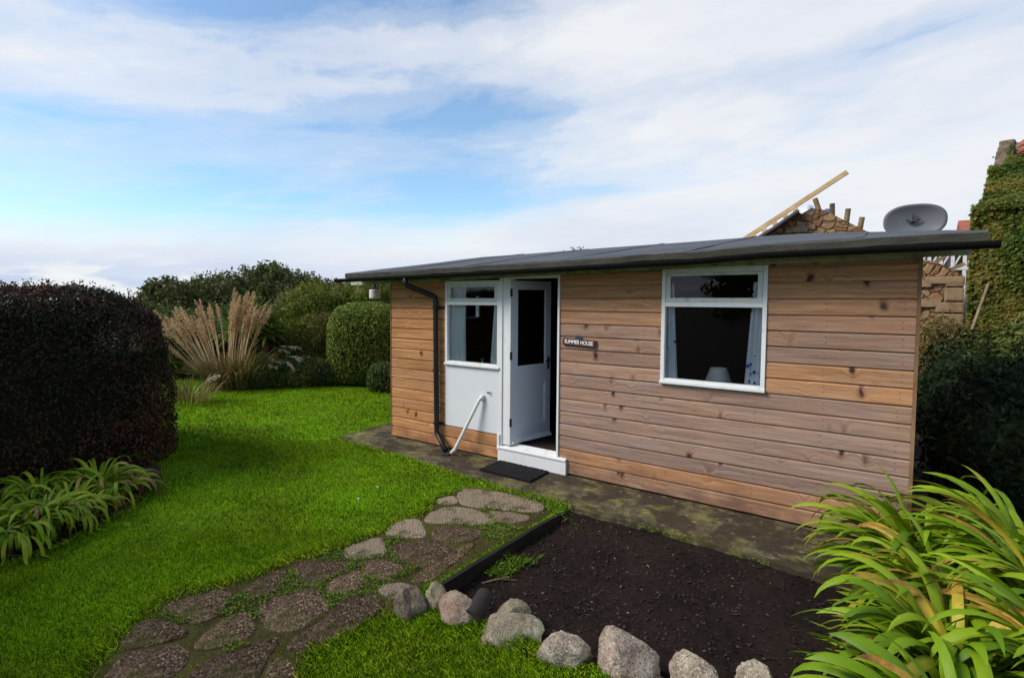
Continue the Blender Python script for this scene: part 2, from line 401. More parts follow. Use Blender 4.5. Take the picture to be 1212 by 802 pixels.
M = dict(
    clad=cladding_mat(), felt=felt_mat(), conc=concrete_mat(),
    soil=soil_mat('bed_soil', (.0052, .0031, .0022), (.021, .0125, .0088)), earth=soil_mat('bare_earth', (.012, .008, .005), (.05, .032, .02)),
    moss=soil_mat('moss_between_slabs', (.02, .017, .006), (.09, .078, .018), False),
    lawn=lawn_mat(), grass=grass_mat(),
    white=plain('white_paint', (.70, .70, .685), .42, .5, .04, 5, .12, 40, dirt=((.40, .39, .30), 9, .55, .5)),
    cream=plain('old_white_gloss', (.60, .60, .52), .4, .5, .06, 5, .1, 40, dirt=((.26, .26, .15), 12, .52, .6)),
    panel=plain('panel_white', (.64, .65, .665), .5, .4, .03, 3, .05, 30, dirt=((.5, .52, .5), 4, .58, .35)),
    doorp=plain('door_paint', (.58, .63, .71), .42, .5, .04, 4, .08, 30),
    fascia=plain('algae_fascia_paint', (.46, .47, .33), .6, .3, .2, 7, .2, 50, dirt=((.16, .17, .08), 6, .47, .7)),
    black=plain('black_plastic', (.008, .008, .0085), .5, .35, .2), gutter=plain('matte_black_gutter', (.0055, .0055, .005), .8, .2, .3, 9), darkmetal=plain('dark_metal', (.03, .03, .032), .4, .5, .1),  # gutter: matte black, deepened to pass for the shadow under the roof lip
    pvc=plain('white_pvc', (.62, .61, .57), .4, .5, .06, 8, dirt=((.3, .28, .2), 14, .52, .5)),
    trim=timber_mat('corner_timber', (.15, .075, .035), (.3, .17, .085), (3, 3, 3)),
    edge=timber_mat('edging_timber', (.006, .0048, .0038), (.026, .021, .016), (25, 3, 25)),
    newwood=timber_mat('new_softwood', (.42, .26, .11), (.60, .43, .22), (5, 5, 5)), oldwood=timber_mat('old_wood', (.13, .085, .045), (.3, .21, .12), (6, 6, 6)),
    sign=plain('maroon_plaque', (.075, .012, .012), .45, .4, .2, 12), letter=plain('letter_paint', (.72, .70, .66), .6, .3, .05), emblem=plain('emblem_blue', (.025, .045, .07), .4, .5, .5, 40),
    rubber=plain('black_mat', (.012, .012, .013), .95, .15, .35, 60, 1., 160),
    glass=glass_mat(tint=.93, ior=1.33), obscure=glass_mat('obscure_glass', .45, .16),
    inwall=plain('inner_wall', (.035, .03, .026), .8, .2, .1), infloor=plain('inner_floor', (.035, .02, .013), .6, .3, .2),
    curtW=curtain_mat('pale_curtain', (.84, .88, .84)), curtB=curtain_mat('blue_sprig_curtain', (.82, .85, .88), (.05, .10, .42)),
    shade=curtain_mat('lamp_shade_cloth', (.86, .82, .72)), ceramic=plain('ceramic', (.5, .48, .42), .3),
    chrome=plain('chrome', (.7, .7, .72), .18, .5, .02, metal=1.),
    dish=plain('dish_grey', (.112, .114, .122), .5, .4, .08, 6),
    slabA=slab_mat('aggregate_slab', [(.042, .026, .014), (.125, .08, .048), (.235, .16, .105)], (.29, .195, .115)),
    slabB=slab_mat('smooth_slab', [(.07, .052, .04), (.2, .15, .108), (.36, .275, .2)], (.43, .325, .22)),
    slabC=slab_mat('mossy_slab', [(.032, .021, .012), (.11, .07, .038), (.20, .138, .085)], (.19, .135, .07)),
    gran=stone_mat('grey_granite', (.33, .265, .19), (.52, .44, .34), (.12, .09, .065), (.48, .44, .34), sp=75), gran2=stone_mat('pink_speckled_granite', (.36, .275, .205), (.54, .45, .36), (.15, .10, .07), (.48, .44, .36), sp=70),
    pinkg=stone_mat('pink_granite', (.33, .235, .165), (.45, .35, .27), (.2, .10, .055), (.4, .36, .27), lam=.25),
    lichg=stone_mat('lichen_granite', (.31, .25, .16), (.48, .42, .31), (.12, .09, .055), (.58, .54, .40), lam=.8, moss=.6),
    brown=stone_mat('brown_granite', (.17, .125, .085), (.32, .255, .19), (.04, .028, .02), (.36, .32, .24), lam=.4),
    rubble=rubble_mat(), quoin=plain('quoin_stone', (.29, .2, .115), .9, .2, .35, 9, .7, 28, dirt=((.13, .075, .042), 5, .5, .7)), pantile=pantile_mat(),
    tarpB=plain('blue_tarp', (.03, .05, .26), .35, .5, .3, 9), tarpW=plain('white_sheet', (.55, .57, .66), .4, .5, .15, 7), tile=plain('drain_clay', (.035, .028, .024), .85, .2, .4, 20, .5, 60), slate=plain('slate_felt', (.06, .06, .07), .7),
    twig=plain('dark_twig_filler', (.017, .016, .008), .95, .1, .4, 9, 1., 60), bark=plain('bark', (.07, .05, .035), .9, .2, .3, 12, .8, 40),
)
L = dict(
    hedge=leaf_mat('dark_hedge_leaf', [(0, (.008, .013, .004)), (.6, (.014, .020, .006)), (.85, (.022, .019, .008)), (1, (.04, .02, .011))], .15, .4, .5, (1.1, [(0, (.036, .018, .010)), (.6, (.066, .030, .016)), (1, (.12, .046, .024))])),
    privet=leaf_mat('clipped_leaf', [(0, (.05, .085, .010)), (.5, (.13, .18, .022)), (1, (.30, .35, .07))], .25, .42, .4),
    ever=leaf_mat('evergreen_leaf', [(0, (.045, .06, .016)), (.6, (.095, .115, .03)), (1, (.17, .18, .06))], .25, .45, .4, (.5, [(0, (.07, .07, .025)), (1, (.14, .13, .05))])),
    bamboo=leaf_mat('bamboo_leaf', [(0, (.06, .09, .010)), (.5, (.14, .18, .02)), (1, (.28, .29, .055))], .35, .45, .35, (.8, [(0, (.13, .11, .03)), (1, (.26, .2, .07))])),
    low=leaf_mat('low_hedge_leaf', [(0, (.022, .042, .010)), (.7, (.055, .085, .02)), (1, (.11, .14, .035))], .2, .5, .3, (1.5, [(0, (.05, .08, .015)), (1, (.16, .18, .04))])),
    ivy=leaf_mat('ivy_leaf', [(0, (.022, .05, .005)), (.6, (.06, .10, .010)), (1, (.15, .17, .025))], .25, .4, .4, (1.6, [(0, (.10, .11, .015)), (.6, (.19, .165, .025)), (1, (.24, .14, .04))])),
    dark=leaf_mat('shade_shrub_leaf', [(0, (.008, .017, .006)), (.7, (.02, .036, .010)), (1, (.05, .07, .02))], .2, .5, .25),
    weed=leaf_mat('weed_leaf', [(0, (.05, .11, .006)), (.6, (.11, .2, .012)), (1, (.22, .28, .03))], .3, .5, .3),
    litter=leaf_mat('litter', [(0, (.016, .010, .008)), (.6, (.04, .028, .022)), (.96, (.075, .055, .042)), (1, (.17, .14, .12))], .1, .8, .2),
    pampasleaf=leaf_mat('pampas_blade', [(0, (.06, .075, .014)), (.5, (.16, .13, .04)), (1, (.40, .26, .11))], .3, .6, .2),
    plume=leaf_mat('plume', [(0, (.46, .28, .13)), (.6, (.68, .48, .28)), (1, (.80, .66, .46))], .35, .9, .1),
    plumeW=leaf_mat('silver_plume', [(0, (.40, .31, .2)), (1, (.64, .55, .42))], .35, .9, .1),
    agaR=strap_mat('agapanthus_leaf', [(0, (.11, .22, .004)), (.6, (.24, .38, .008)), (1, (.36, .47, .02))], [(.1, (.32, .36, .015)), (.5, (.55, .45, .04)), (.78, (.50, .27, .045)), (.98, (.16, .07, .025))]),
    agaL=strap_mat('drooping_leaf', [(0, (.09, .18, .003)), (.6, (.21, .34, .006)), (1, (.40, .48, .02))], [(.1, (.26, .26, .03)), (.5, (.34, .25, .06)), (.85, (.2, .105, .035)), (1, (.09, .04, .02))]),
    yucca=strap_mat('yucca_leaf', [(0, (.06, .13, .008)), (.6, (.12, .22, .014)), (1, (.2, .3, .03))], [(.1, (.2, .17, .05)), (1, (.14, .09, .04))]),
)

# ------------------------------------------------------------------ vegetation builders
def leaf_quads(C, N, ln, wd, seedr=None, jitter=.9, droop=0.):
    """diamond leaves at C facing roughly N"""
    n = len(C); Rn = RNG.normal(size=(n, 3))
    Nn = unit(N + jitter * unit(Rn)); T = unit(np.cross(Nn, RNG.normal(size=(n, 3))))
    T[:, 2] -= droop; T = unit(T); Sd = unit(np.cross(Nn, T))
    l = ln * (.6 + .8 * RNG.random((n, 1))); w = wd * (.6 + .8 * RNG.random((n, 1)))
    Nn = unit(np.cross(T, Sd))
    V = np.stack([C - T * l / 2, C + Sd * w / 2 + Nn * w * .18, C + T * l / 2, C - Sd * w / 2 + Nn * w * .18], 1).reshape(-1, 3)
    return V, np.arange(4 * n).reshape(n, 4)

def sphere_pts(n):
    return unit(RNG.normal(size=(n, 3)))

def blob_core(blobs, k=.8, seg=14):
    mb = MB()
    for (cx, cy, cz, rx, ry, rz) in blobs:
        vs = []; fs = []; rr = seg // 2
        for i in range(rr + 1):
            a = math.pi * i / rr
            for j in range(seg):
                b = 2 * math.pi * j / seg
                vs.append((cx + k * rx * math.sin(a) * math.cos(b), cy + k * ry * math.sin(a) * math.sin(b), max(.02, cz + k * rz * math.cos(a))))
        for i in range(rr):
            for j in range(seg):
                fs.append((i * seg + j, (i + 1) * seg + j, (i + 1) * seg + (j + 1) % seg, i * seg + (j + 1) % seg))
        mb.add(vs, fs)
    return np.array(mb.v), np.array(mb.f)

def blob_crown(name, blobs, n, ln, wd, mat, parent=None, noise=.22, core=.72, depth=.3, droop=0., zmin=.02, jitter=.9, spikes=0):
    areas = np.array([b[3] * b[4] + b[4] * b[5] + b[3] * b[5] for b in blobs]); pr = areas / areas.sum()
    idx = RNG.choice(len(blobs), n, p=pr); B = np.array(blobs)[idx]
    D = sphere_pts(n)
    r = 1 + noise * fbm(D * 1.0 + idx[:, None] * 3.3, 3.1, 1) * 2 - depth * RNG.random(n) ** 2
    C = B[:, :3] + D * B[:, 3:] * r[:, None]; C += RNG.normal(size=C.shape) * ln * .35
    N = unit(D / B[:, 3:])
    keep = C[:, 2] > zmin
    # drop leaves deep inside another blob
    for k, b in enumerate(blobs):
        b = np.array(b); q = np.linalg.norm((C - b[:3]) / b[3:], axis=1); keep &= ~((q < .6) & (idx != k))
    C, N = C[keep], N[keep]
    V, Fc = leaf_quads(C, N, ln, wd, droop=droop, jitter=jitter)
    if spikes:   # upright shoots that break the outline
        B2 = np.array(blobs)[RNG.choice(len(blobs), spikes, p=pr)]; D2 = sphere_pts(spikes); D2[:, 2] = abs(D2[:, 2]) * .8 + .35; D2 = unit(D2)
        P = B2[:, :3] + D2 * B2[:, 3:] * .97; U = unit(D2 * .7 + np.array([0, 0, .9])); hl = (.1 + .3 * RNG.random(spikes)) * B2[:, 5] * .55
        reps = 22; tt = RNG.random((spikes, reps)); Cs = (P[:, None] + U[:, None] * (tt * hl[:, None])[..., None] + RNG.normal(size=(spikes, reps, 3)) * ln * .55).reshape(-1, 3)
        V2, F2 = leaf_quads(Cs, np.repeat(U, reps, 0), ln, wd, jitter=2.)
        Fc = np.vstack([Fc, F2 + len(V)]); V = np.vstack([V, V2])
    if core:
        cv, cf = blob_core(blobs, core); Fc = np.vstack([Fc, cf + len(V)]); V = np.vstack([V, cv])
    return link(name, np_mesh(name, V, Fc), mat, parent)

def trunk(name, base, top, r, parent, limbs=()):
    mb = MB(); b = Vector(base); t = Vector(top)
    pts = [b.lerp(t, k / 4) + Vector((random.uniform(-1, 1), random.uniform(-1, 1), 0)) * r * .7 * (k > 0) for k in range(5)]
    mb.tube(pts, [r, r * .85, r * .7, r * .55, r * .3], 9)
    for q in limbs:
        s = pts[random.choice((1, 2, 3))]; mb.tube([s, s.lerp(Vector(q), .5) + Vector((0, 0, .05)), Vector(q)], [r * .45, r * .3, r * .12], 7)
    return mb.build(name, M['bark'], parent, smooth=True)

def shrub(name, label, cat, group, blobs, n, ln, wd, mat, **kw):
    cx = float(np.mean([b[0] for b in blobs])); cy = float(np.mean([b[1] for b in blobs]))
    t = empty(name, (cx, cy, 0)); tag(t, label, cat, group)
    rel = [(b[0] - cx, b[1] - cy, *b[2:]) for b in blobs]
    blob_crown('crown', rel, n, ln, wd, mat, t, **kw)
    trunk('trunk', (0, 0, -.1), (0, 0, max(b[2] for b in blobs) * .9), .06 + .02 * max(b[5] for b in blobs), t, [b[:3] for b in rel])
    return t

def ribbon_set(specs, segs=9):
    """specs: rows (base xyz, azimuth, length, width, elev0, bend, twist, age). returns V, F, attrs"""
    V = []; Fc = []; T = []; A = []; X = []; o = 0
    for (b, az, ln, wd, e0, bend, tw, age) in specs:
        p = np.array(b, float); e = e0; a = az; st = ln / segs
        for i in range(segs + 1):
            t = i / segs
            d = np.array([math.cos(a) * math.cos(e), math.sin(a) * math.cos(e), math.sin(e)])
            s = np.array([-math.sin(a), math.cos(a), 0.]); nrm = np.cross(d, s)
            s2 = s * math.cos(tw * t) + nrm * math.sin(tw * t)
            n2 = np.cross(s2, d)
            w = wd * (.7 + .3 * min(1, t * 3)) * (1 - max(0, (t - .62) / .38) ** 2.6) + .0012
            V += [p - s2 * w / 2, p - n2 * w * .16, p + s2 * w / 2]; T += [t] * 3; A += [age] * 3; X += [-1., 0., 1.]
            if i < segs:
                k = o + 3 * i
                Fc += [(k, k + 1, k + 4, k + 3), (k + 1, k + 2, k + 5, k + 4)]
            p = p + d * st; e -= bend * (.25 + 1.6 * t) / segs; a += random.uniform(-.05, .05)
            if p[2] < .012: p[2] = .012; e = max(e, -.1)
        o += 3 * (segs + 1)
    return np.array(V), np.array(Fc), {'t': T, 'age': A, 'across': X}

# ------------------------------------------------------------------ THE SETTING: ground, lawn, strip, bed, path
def slab_poly(name, pts, z0, z1, mat, kind='structure', parent=None):
    mb = MB(); mb.prism([(p[0], p[1], z0) for p in pts], (0, 0, z1 - z0))
    o = mb.build(name, mat, parent)
    bm = bmesh.new(); bm.from_mesh(o.data); bmesh.ops.recalc_face_normals(bm, faces=bm.faces); bm.to_mesh(o.data); bm.free()
    if kind: o['kind'] = kind
    return o

mb = MB(); mb.add([(-400, -400, -.16), (400, -400, -.16), (400, 400, -.16), (-400, 400, -.16)], [(0, 1, 2, 3)])
g = mb.build('ground', M['earth']); g['kind'] = 'structure'

STRIP_EDGE = [(-5.46, -.6), (-4.9, -.62), (-4.11, -.65), (-3.69, -.71), (-3.24, -.77), (-2.6, -.82), (-2.05, -.80)]
BED_LINE = [(-2.05, -1.02), (-2.09, -1.8), (-2.12, -2.60), (-1.98, -2.86), (-1.80, -2.80), (-1.55, -2.72), (-1.2, -2.70), (-.9, -2.6), (-.55, -2.48), (-.3, -2.36), (.1, -2.3), (.5, -3.0), (.5, -7)]
LAWN = STRIP_EDGE + BED_LINE + [(-16, -7), (-16, 9), (-5.52, 9), (-5.50, .15)]
slab_poly('lawn', LAWN, -.158, 0., M['lawn'])
STRIP = STRIP_EDGE + [(-1.41, -.765), (-.91, -.785), (-.155, -.86), (.45, -.95), (.45, 3.1), (-5.50, 3.1), (-5.50, .15)]
slab_poly('path', STRIP, -.157, -.004, M['conc'])

# dark bed, a rough sheet
nx, ny = 300, 190
X, Y = np.meshgrid(np.linspace(-2.075, 2.6, nx), np.linspace(-.74, -3.15, ny), indexing='ij')
P = np.stack([X, Y, X * 0], -1).reshape(-1, 3)
zz = -.095 + .022 * fbm(P, 1.4, 3) + .012 * fbm(P, 9, 4) + .009 * fbm(P, 21, 6, 2) + .010 * np.clip(fbm(P, 13, 8, 2) - .15, 0, 1) + .12 * np.clip((P[:, 0] - .0) / .6, 0, 1) + .055 * np.clip((P[:, 1] + 2.6) / 1.7, 0, 1)
P[:, 2] = zz
I = np.arange(nx * ny).reshape(nx, ny)
Q = np.stack([I[:-1, :-1], I[:-1, 1:], I[1:, 1:], I[1:, :-1]], -1).reshape(-1, 4)
bed = link('planting_bed', np_mesh('planting_bed', P, Q, smooth=True), M['soil']); bed['kind'] = 'structure'

# mossy ground between the slabs
PATH_PX = [(655, 606), (640, 598), (600, 582), (555, 576), (528, 584), (508, 592), (497, 608), (455, 628), (405, 645), (345, 664), (285, 686), (200, 705), (148, 745), (120, 775), (85, 815), (80, 860), (345, 860), (357, 800), (372, 772), (440, 738), (466, 733), (495, 704), (512, 690)]
PATHP = [at_z(*p)[:2] for p in PATH_PX]
pts = [tuple(p) for p in PATHP]
slab_poly('path_moss', pts, -.05, .004, M['moss'])

# bed of soil below the hedge, left
BEDL_PX = [(193, 574), (170, 592), (150, 606), (110, 628), (70, 648), (25, 664), (-40, 690), (-120, 720)]
BEDL = [tuple(at_z(*p)[:2]) for p in BEDL_PX] + [(-7.5, -6.0), (-7.5, -2.6), (-6.0, -2.55), (-5.6, -2.7)]
slab_poly('border_soil', BEDL, -.05, .012, M['earth'])

# ------------------------------------------------------------------ flagstones (outlines measured on the ground)
SL = [
 ([(192,721),(206,713),(231,706),(256,700),(271,701.6),(267,713),(254,730),(231,737),(215,731)], 'C', .035, 'mossy brown slab beside the lawn, with a tan upper rim, second along the far end of the path'),
 ([(145,763),(158,745),(176,735),(192,735),(204,742),(218,747),(215,755),(185,762),(150,769)], 'C', .04, 'dark mossy hump of a slab at the lawn edge near the path end'),
 ([(151,775),(183,770),(210,766),(217,773),(218,784),(199,803),(160,822),(122,814),(135,794)], 'A', .03, 'coarse speckled slab in the lower left end of the path'),
 ([(231,766),(250,747),(274,729),(292,726),(300,738),(299,750),(280,759),(256,768)], 'C', .035, 'brown slab with a pale fleck in its middle, between the mossy hump and the cobbled slabs'),
 ([(222,808),(238,790),(270,775),(300,764),(325,756),(328,760),(318,772),(308,790),(296,815),(240,822)], 'A', .03, 'long pointed speckled slab at the bottom edge of the picture'),
 ([(289,698.6),(307,687),(331,674),(339,677),(336,688),(325,701),(300,710),(294,705)], 'C', .035, 'small lozenge slab with a grassy upper edge at the lawn side'),
 ([(353,668),(361,665),(383,667),(412,666),(410,673),(389,685),(369,694),(357,687),(352,678)], 'A', .03, 'dark triangular speckled slab at the lawn edge halfway along the path'),
 ([(389,694.5),(397,686),(422,676),(429,683),(428,697),(405.5,704),(391,702)], 'A', .035, 'grey rounded speckled slab in mid path, between triangular and large dark slabs'),
 ([(309,721),(323,710),(347,704),(371,699),(389,716),(383,723),(363,737),(343,746),(319,744),(313,731)], 'A', .03, 'large dark coarse slab with a pale worn streak in the middle'),
 ([(345,762),(363,747),(391,731),(398,718),(422,707),(441,708),(451,719),(436,733),(415,750),(385,761),(360,768)], 'A', .03, 'long dark speckled slab running along the front grass edge'),
 ([(314,810),(318,790),(331,779),(343,783),(352,808),(340,830)], 'C', .03, 'small dark brown slab beside the front grass at the bottom edge'),
 ([(409,649.6),(428,642),(448,638),(452,641.6),(457,657),(432,659),(412.5,662)], 'B', .035, 'tan wedge slab at the lawn edge in the middle of the path'),
 ([(430,671),(438,663),(458.5,664),(480,673),(458.5,687),(444,685),(432,678)], 'A', .03, 'brown teardrop shaped speckled slab just above the broken boulder'),
 ([(448,699),(458.5,692),(480,691),(492,699),(484,708),(462,710)], 'B', .035, 'smooth pale slab tucked under the broken boulder'),
 ([(458.5,630),(469,618.6),(492,614),(499,623),(503,636),(483,635.4),(464,635)], 'B', .035, 'half rounded tan slab at the lawn edge nearest the house end'),
 ([(462,647),(485,641.6),(511.6,640),(533,651),(522,662),(501,671),(483,667),(467,658)], 'A', .03, 'wide dark speckled slab between tan slabs and timber edging'),
 ([(545.5,583),(556,579),(586,583),(621.6,591),(638,599),(630,606),(604,603),(554,599),(545.5,592)], 'B', .035, 'largest pale smooth slab of the path, nearest the doormat'),
 ([(580,605),(593,606),(627,610.5),(620,617.5),(602,620),(586,616)], 'B', .03, 'narrow pale slab beside the top end of the timber edging'),
 ([(506.5,615),(515,606),(533,601),(558,604),(574,609),(582.6,619),(568.5,622),(538,619),(512,619)], 'B', .035, 'long pale oval slab with mossy left end, second from the doormat'),
 ([(514.5,592),(533,586.5),(540,590),(541,596),(531,597),(519,596)], 'B', .03, 'small pale chip slab at the lawn corner near the doormat'),
 ([(513.6,631),(524,624),(551,626),(572,630),(560,640),(533,643),(519,638)], 'A', .03, 'grey gravelly slab below the long pale oval slab'),
 ([(493,692),(492,681),(515,667),(540,652),(554,645),(560,648),(530,672),(506,690)], 'C', .022, 'rough dirty slab lying against the timber edging'),
]
SLAB_POLYS = []
for px, k, h, lab in SL:
    w = np.array([at_z(*p)[:2] for p in px]); SLAB_POLYS.append(w)
    c = w.mean(0)
    # resample the outline with rounded corners and small chips
    m = len(w); out = []
    for i in range(m):
        a, b, d = w[i - 1], w[i], w[(i + 1) % m]
        for t in (0, .17, .33, .5, .67, .83):
            p0 = (a + b) / 2; p1 = (b + d) / 2
            q = (1 - t) ** 2 * p0 + 2 * t * (1 - t) * (b * 1.0) + t * t * p1
            out.append(q)
    out = np.array(out); rr = 1.17 + .07 * fbm(np.c_[out * 9, np.full(len(out), c[0])], 1., 5) + .03 * fbm(np.c_[out * 30, np.full(len(out), c[0])], 1., 6)
    out = (out - c) * rr[:, None]
    bm = bmesh.new()
    rings = []
    for s, z in ((1.0, -.05), (1.0, h * .12), (.985, h * .26), (.955, h * .34), (.8, h * .37), (.55, h * .4), (.28, h * .38)):
        ring = []
        for q in out:
            p = q * s; zz = z + (.006 * float(fbm(np.array([[p[0] + c[0], p[1] + c[1], 0]]), 6, 2)[0]) + .004 * float(fbm(np.array([[p[0] + c[0], p[1] + c[1], 0]]), 22, 6)[0]) if z > 0 else 0)
            ring.append(bm.verts.new((p[0], p[1], zz)))
        rings.append(ring)
    for a, b in zip(rings, rings[1:]):
        for i in range(len(out)): bm.faces.new((a[i], a[(i + 1) % len(out)], b[(i + 1) % len(out)], b[i]))
    bm.faces.new(rings[-1])
    bmesh.ops.recalc_face_normals(bm, faces=bm.faces)
    me = bpy.data.meshes.new('paving_slab'); bm.to_mesh(me); bm.free()
    me.polygons.foreach_set('use_smooth', np.ones(len(me.polygons), bool))
    o = link('paving_slab', me, M['slab' + k]); o.location = (c[0], c[1], 0); o.rotation_euler = (random.uniform(-.02, .02), random.uniform(-.02, .02), 0)
    tag(o, lab, 'paving slab', 'stone slabs of the garden path')

# ------------------------------------------------------------------ timber edging
mb = MB()
e = [(-2.022, -1.0, .010), (-2.042, -1.35, .022), (-2.060, -1.62, .015), (-2.080, -2.1, .019), (-2.102, -2.66, .016)]
for a, b in zip(e, e[1:]):
    for z0, in ((-.15,),):
        ax, ay, az = a; bx, by, bz = b; w = .017
        mb.add([(ax - w, ay, z0), (ax + w, ay, z0), (ax + w, ay, az), (ax - w, ay, az), (bx - w, by, z0), (bx + w, by, z0), (bx + w, by, bz), (bx - w, by, bz)],
               [(0, 1, 2, 3), (7, 6, 5, 4), (1, 5, 6, 2), (3, 2, 6, 7), (0, 3, 7, 4), (0, 4, 5, 1)])
tag(mb.build('timber_edging', M['edge']), 'dark weathered timber board edging between the slab path and the soil bed', 'edging board')

# ------------------------------------------------------------------ boulders
def boulder(px, py, wpx, hpx, dep, mat, seed, label, flat=1., z0=-.05, sharp=.16, rot=0., taper=0., lean=0., cuts=13):
    base = at_z(px + 8, py, 0.); d = float(np.dot(base - EYE, F_)); w = wpx * d / FP
    h = hpx * d / FP * .77 + .05
    bm = bmesh.new(); bmesh.ops.create_icosphere(bm, subdivisions=5, radius=1.)
    V = np.array([v.co[:] for v in bm.verts])
    # facet by random cutting planes, then roughen
    rr = np.random.default_rng(seed)
    for k in range(cuts):
        nrm = unit(rr.normal(size=3)); o = rr.uniform(.5, .9); q = V @ nrm
        V = np.where((q > o)[:, None], V - (q - o)[:, None] * nrm * .88, V)
    V = V * (1 + sharp * fbm(V, 1.3, seed)[:, None] + .07 * fbm(V, 5, seed + 3)[:, None] + .03 * fbm(V, 14, seed + 4)[:, None])
    V[:, 0] += lean * V[:, 2]; V[:, :2] *= (1 - taper * V[:, 2:3])
    mn, mx = V.min(0), V.max(0); V = (V - (mn + mx) / 2) / ((mx - mn) / 2)
    V = V * np.array([w / 2, dep / 2, h * .62]); V[:, 2] += h - h * .62 + z0
    for v, c in zip(bm.verts, V): v.co = c
    me = bpy.data.meshes.new('boulder'); bm.to_mesh(me); bm.free()
    me.polygons.foreach_set('use_smooth', np.ones(len(me.polygons), bool))
    o = link('boulder', me, mat); ang = math.atan2(R_[1], R_[0])
    back = F_ * dep * .3
    o.location = (base[0] + back[0], base[1] + back[1], 0); o.rotation_euler = (0, 0, ang + rot)
    tag(o, label, 'boulder', 'stones edging the soil bed')
    return o
boulder(477, 732, 42, 40, .26, M['brown'], 3, 'broken brown boulder with a pale chipped face, leftmost of the edging stones', sharp=.35)
boulder(508, 722, 27, 33, .16, M['lichg'], 14, 'small upright lichened stone wedged between broken boulder and pinkish boulder', sharp=.35)
boulder(538, 738, 56, 37, .28, M['pinkg'], 8, 'smooth rounded pinkish boulder with a rusty stain beside the drain tile', cuts=5, taper=.25, sharp=.08)
boulder(599, 734, 50, 21, .22, M['lichg'], 21, 'mossy topped stone behind the flat lichened rock')
boulder(594, 761, 96, 24, .30, M['lichg'], 33, 'wide flat rock crusted with pale lichen, right of the drain tile', sharp=.12, cuts=8)
boulder(664, 785, 74, 40, .28, M['gran'], 47, 'grey notched boulder with a jutting right lobe, between flat rock and large granite boulder', sharp=.3, cuts=9)
boulder(742, 802, 88, 58, .34, M['gran2'], 52, 'large peaked speckled granite boulder with a pink tinge', taper=.34, cuts=8, sharp=.14)
boulder(825, 822, 56, 45, .3, M['gran'], 63, 'rounded grey boulder right of the large peaked granite one', cuts=6, taper=.15, sharp=.1)
boulder(903, 836, 58, 47, .3, M['gran'], 71, 'low pale boulder at the bottom edge near the agapanthus, rightmost of the stones', cuts=6, sharp=.1)
boulder(768, 806, 44, 7, .14, M['brown'], 83, 'small flat stone lying in the grass before the large granite boulder')

# drain tile: short dark pipe lying between the stones
b = at_z(566, 736, 0.)
mb = MB(); vs = []; fs = []; seg = 24
for (r, l) in ((.034, 0), (.052, 0), (.052, .22), (.034, .22)):
    for k in range(seg):
        a = 2 * math.pi * k / seg; vs.append((r * math.cos(a), l, r * math.sin(a)))
for i in range(4):
    for k in range(seg):
        j = (i + 1) % 4; fs.append((i * seg + k, i * seg + (k + 1) % seg, j * seg + (k + 1) % seg, j * seg + k))
mb.add(vs, fs); o = mb.build('drain_tile', M['tile'], smooth=False); o.location = (b[0] - .02, b[1] - .05, .035); o.rotation_euler = (.1, 0, rad(12))
tag(o, 'short dark clay drain pipe lying between the pinkish boulder and the flat rock', 'drain pipe')

# twig on the bed
mb = MB(); a = at_z(563, 692, -.085); b = at_z(612, 686, -.075)
mb.tube([a, (a + b) / 2 + np.array([0, .01, .02]), b], [.006, .005, .003], 6); mb.tube([(a + b) / 2 + np.array([0, .01, .02]), (a + b) / 2 + np.array([.06, .05, .04])], [.004, .002], 5)
tag(mb.build('twig', M['oldwood']), 'thin brown twig lying on the dark soil near the edging board', 'twig')

# ------------------------------------------------------------------ SUMMER HOUSE
H = empty('summer_house', (0, 0, 0))
tag(H, 'single storey timber clad summer house with a low felt roof and half open white door', 'summer house')
WL, WR, DEP = -4.953, .257, 2.85
ST = [(-5.54, 2.161, 2.570), (-4.25, 2.178, 2.590), (-3.02, 2.195, 2.605), (-1.2, 2.230, 2.636), (-.65, 2.258, 2.632), (.55, 2.266, 2.580)]
def lipz(x): return float(np.interp(x, [s[0] for s in ST], [s[1] for s in ST]))
def backz(x): return float(np.interp(x, [s[0] for s in ST], [s[2] for s in ST]))
B0 = .015
# boards: rows of .13 with lap grooves
def board(mb, x0, x1, z0, z1, w):
    t = .019; prof = [(t, z0), (.0005, z0 + .0005), (-.001, z0 + .004), (-.001, z1 - .024), (.0005, z1 - .017), (.005, z1 - .0115), (.015, z1 - .0095), (.015, z1), (t, z1)]
    n = len(prof); vs = [(x0, y, z) for y, z in prof] + [(x1, y, z) for y, z in prof]
    fs = [tuple(range(n)), tuple(range(2 * n - 1, n - 1, -1))] + [(i + n, (i + 1) % n + n, (i + 1) % n, i) for i in range(n)]
    mb.add(vs, fs, 0, w)
rw = random.Random(5)  # board tone: real weathering, plus a vignette painted in, lighter left, darker right
mb = MB()
for k in range(17):
    z0 = B0 + .13 * k; z1 = z0 + .13; zc = (z0 + z1) / 2
    if z0 > 2.1: break
    # left bay
    w = -.12 + .18 * rw.random() + (.1 if 2 < k < 8 else 0) - (.1 if k > 12 else 0)
    board(mb, WL, -4.052, z0, min(z1, 2.12), w)
    # below the white panel
    if k < 2: board(mb, -4.052, -3.272, z0, z1 if k == 0 else .285, .02)
    # right of the door
    xs = -2.438 if k == 0 else -2.538
    up = {11: .75, 12: .6, 13: .42, 14: .3, 15: .22}.get(k, .9)
    low = {0: .6, 1: .36}.get(k, None)
    if k < 8:
        board(mb, xs, WR - .02, z0, z1, low if low is not None else .86 + .14 * rw.random())
    else:
        board(mb, xs, -1.522, z0, min(z1, 2.16), min(up, .78) if k < 12 else up * .8)
        wr = .34 if k in (8, 9) else up
        board(mb, -.684, WR - .02, z0, min(z1, 2.16), wr)
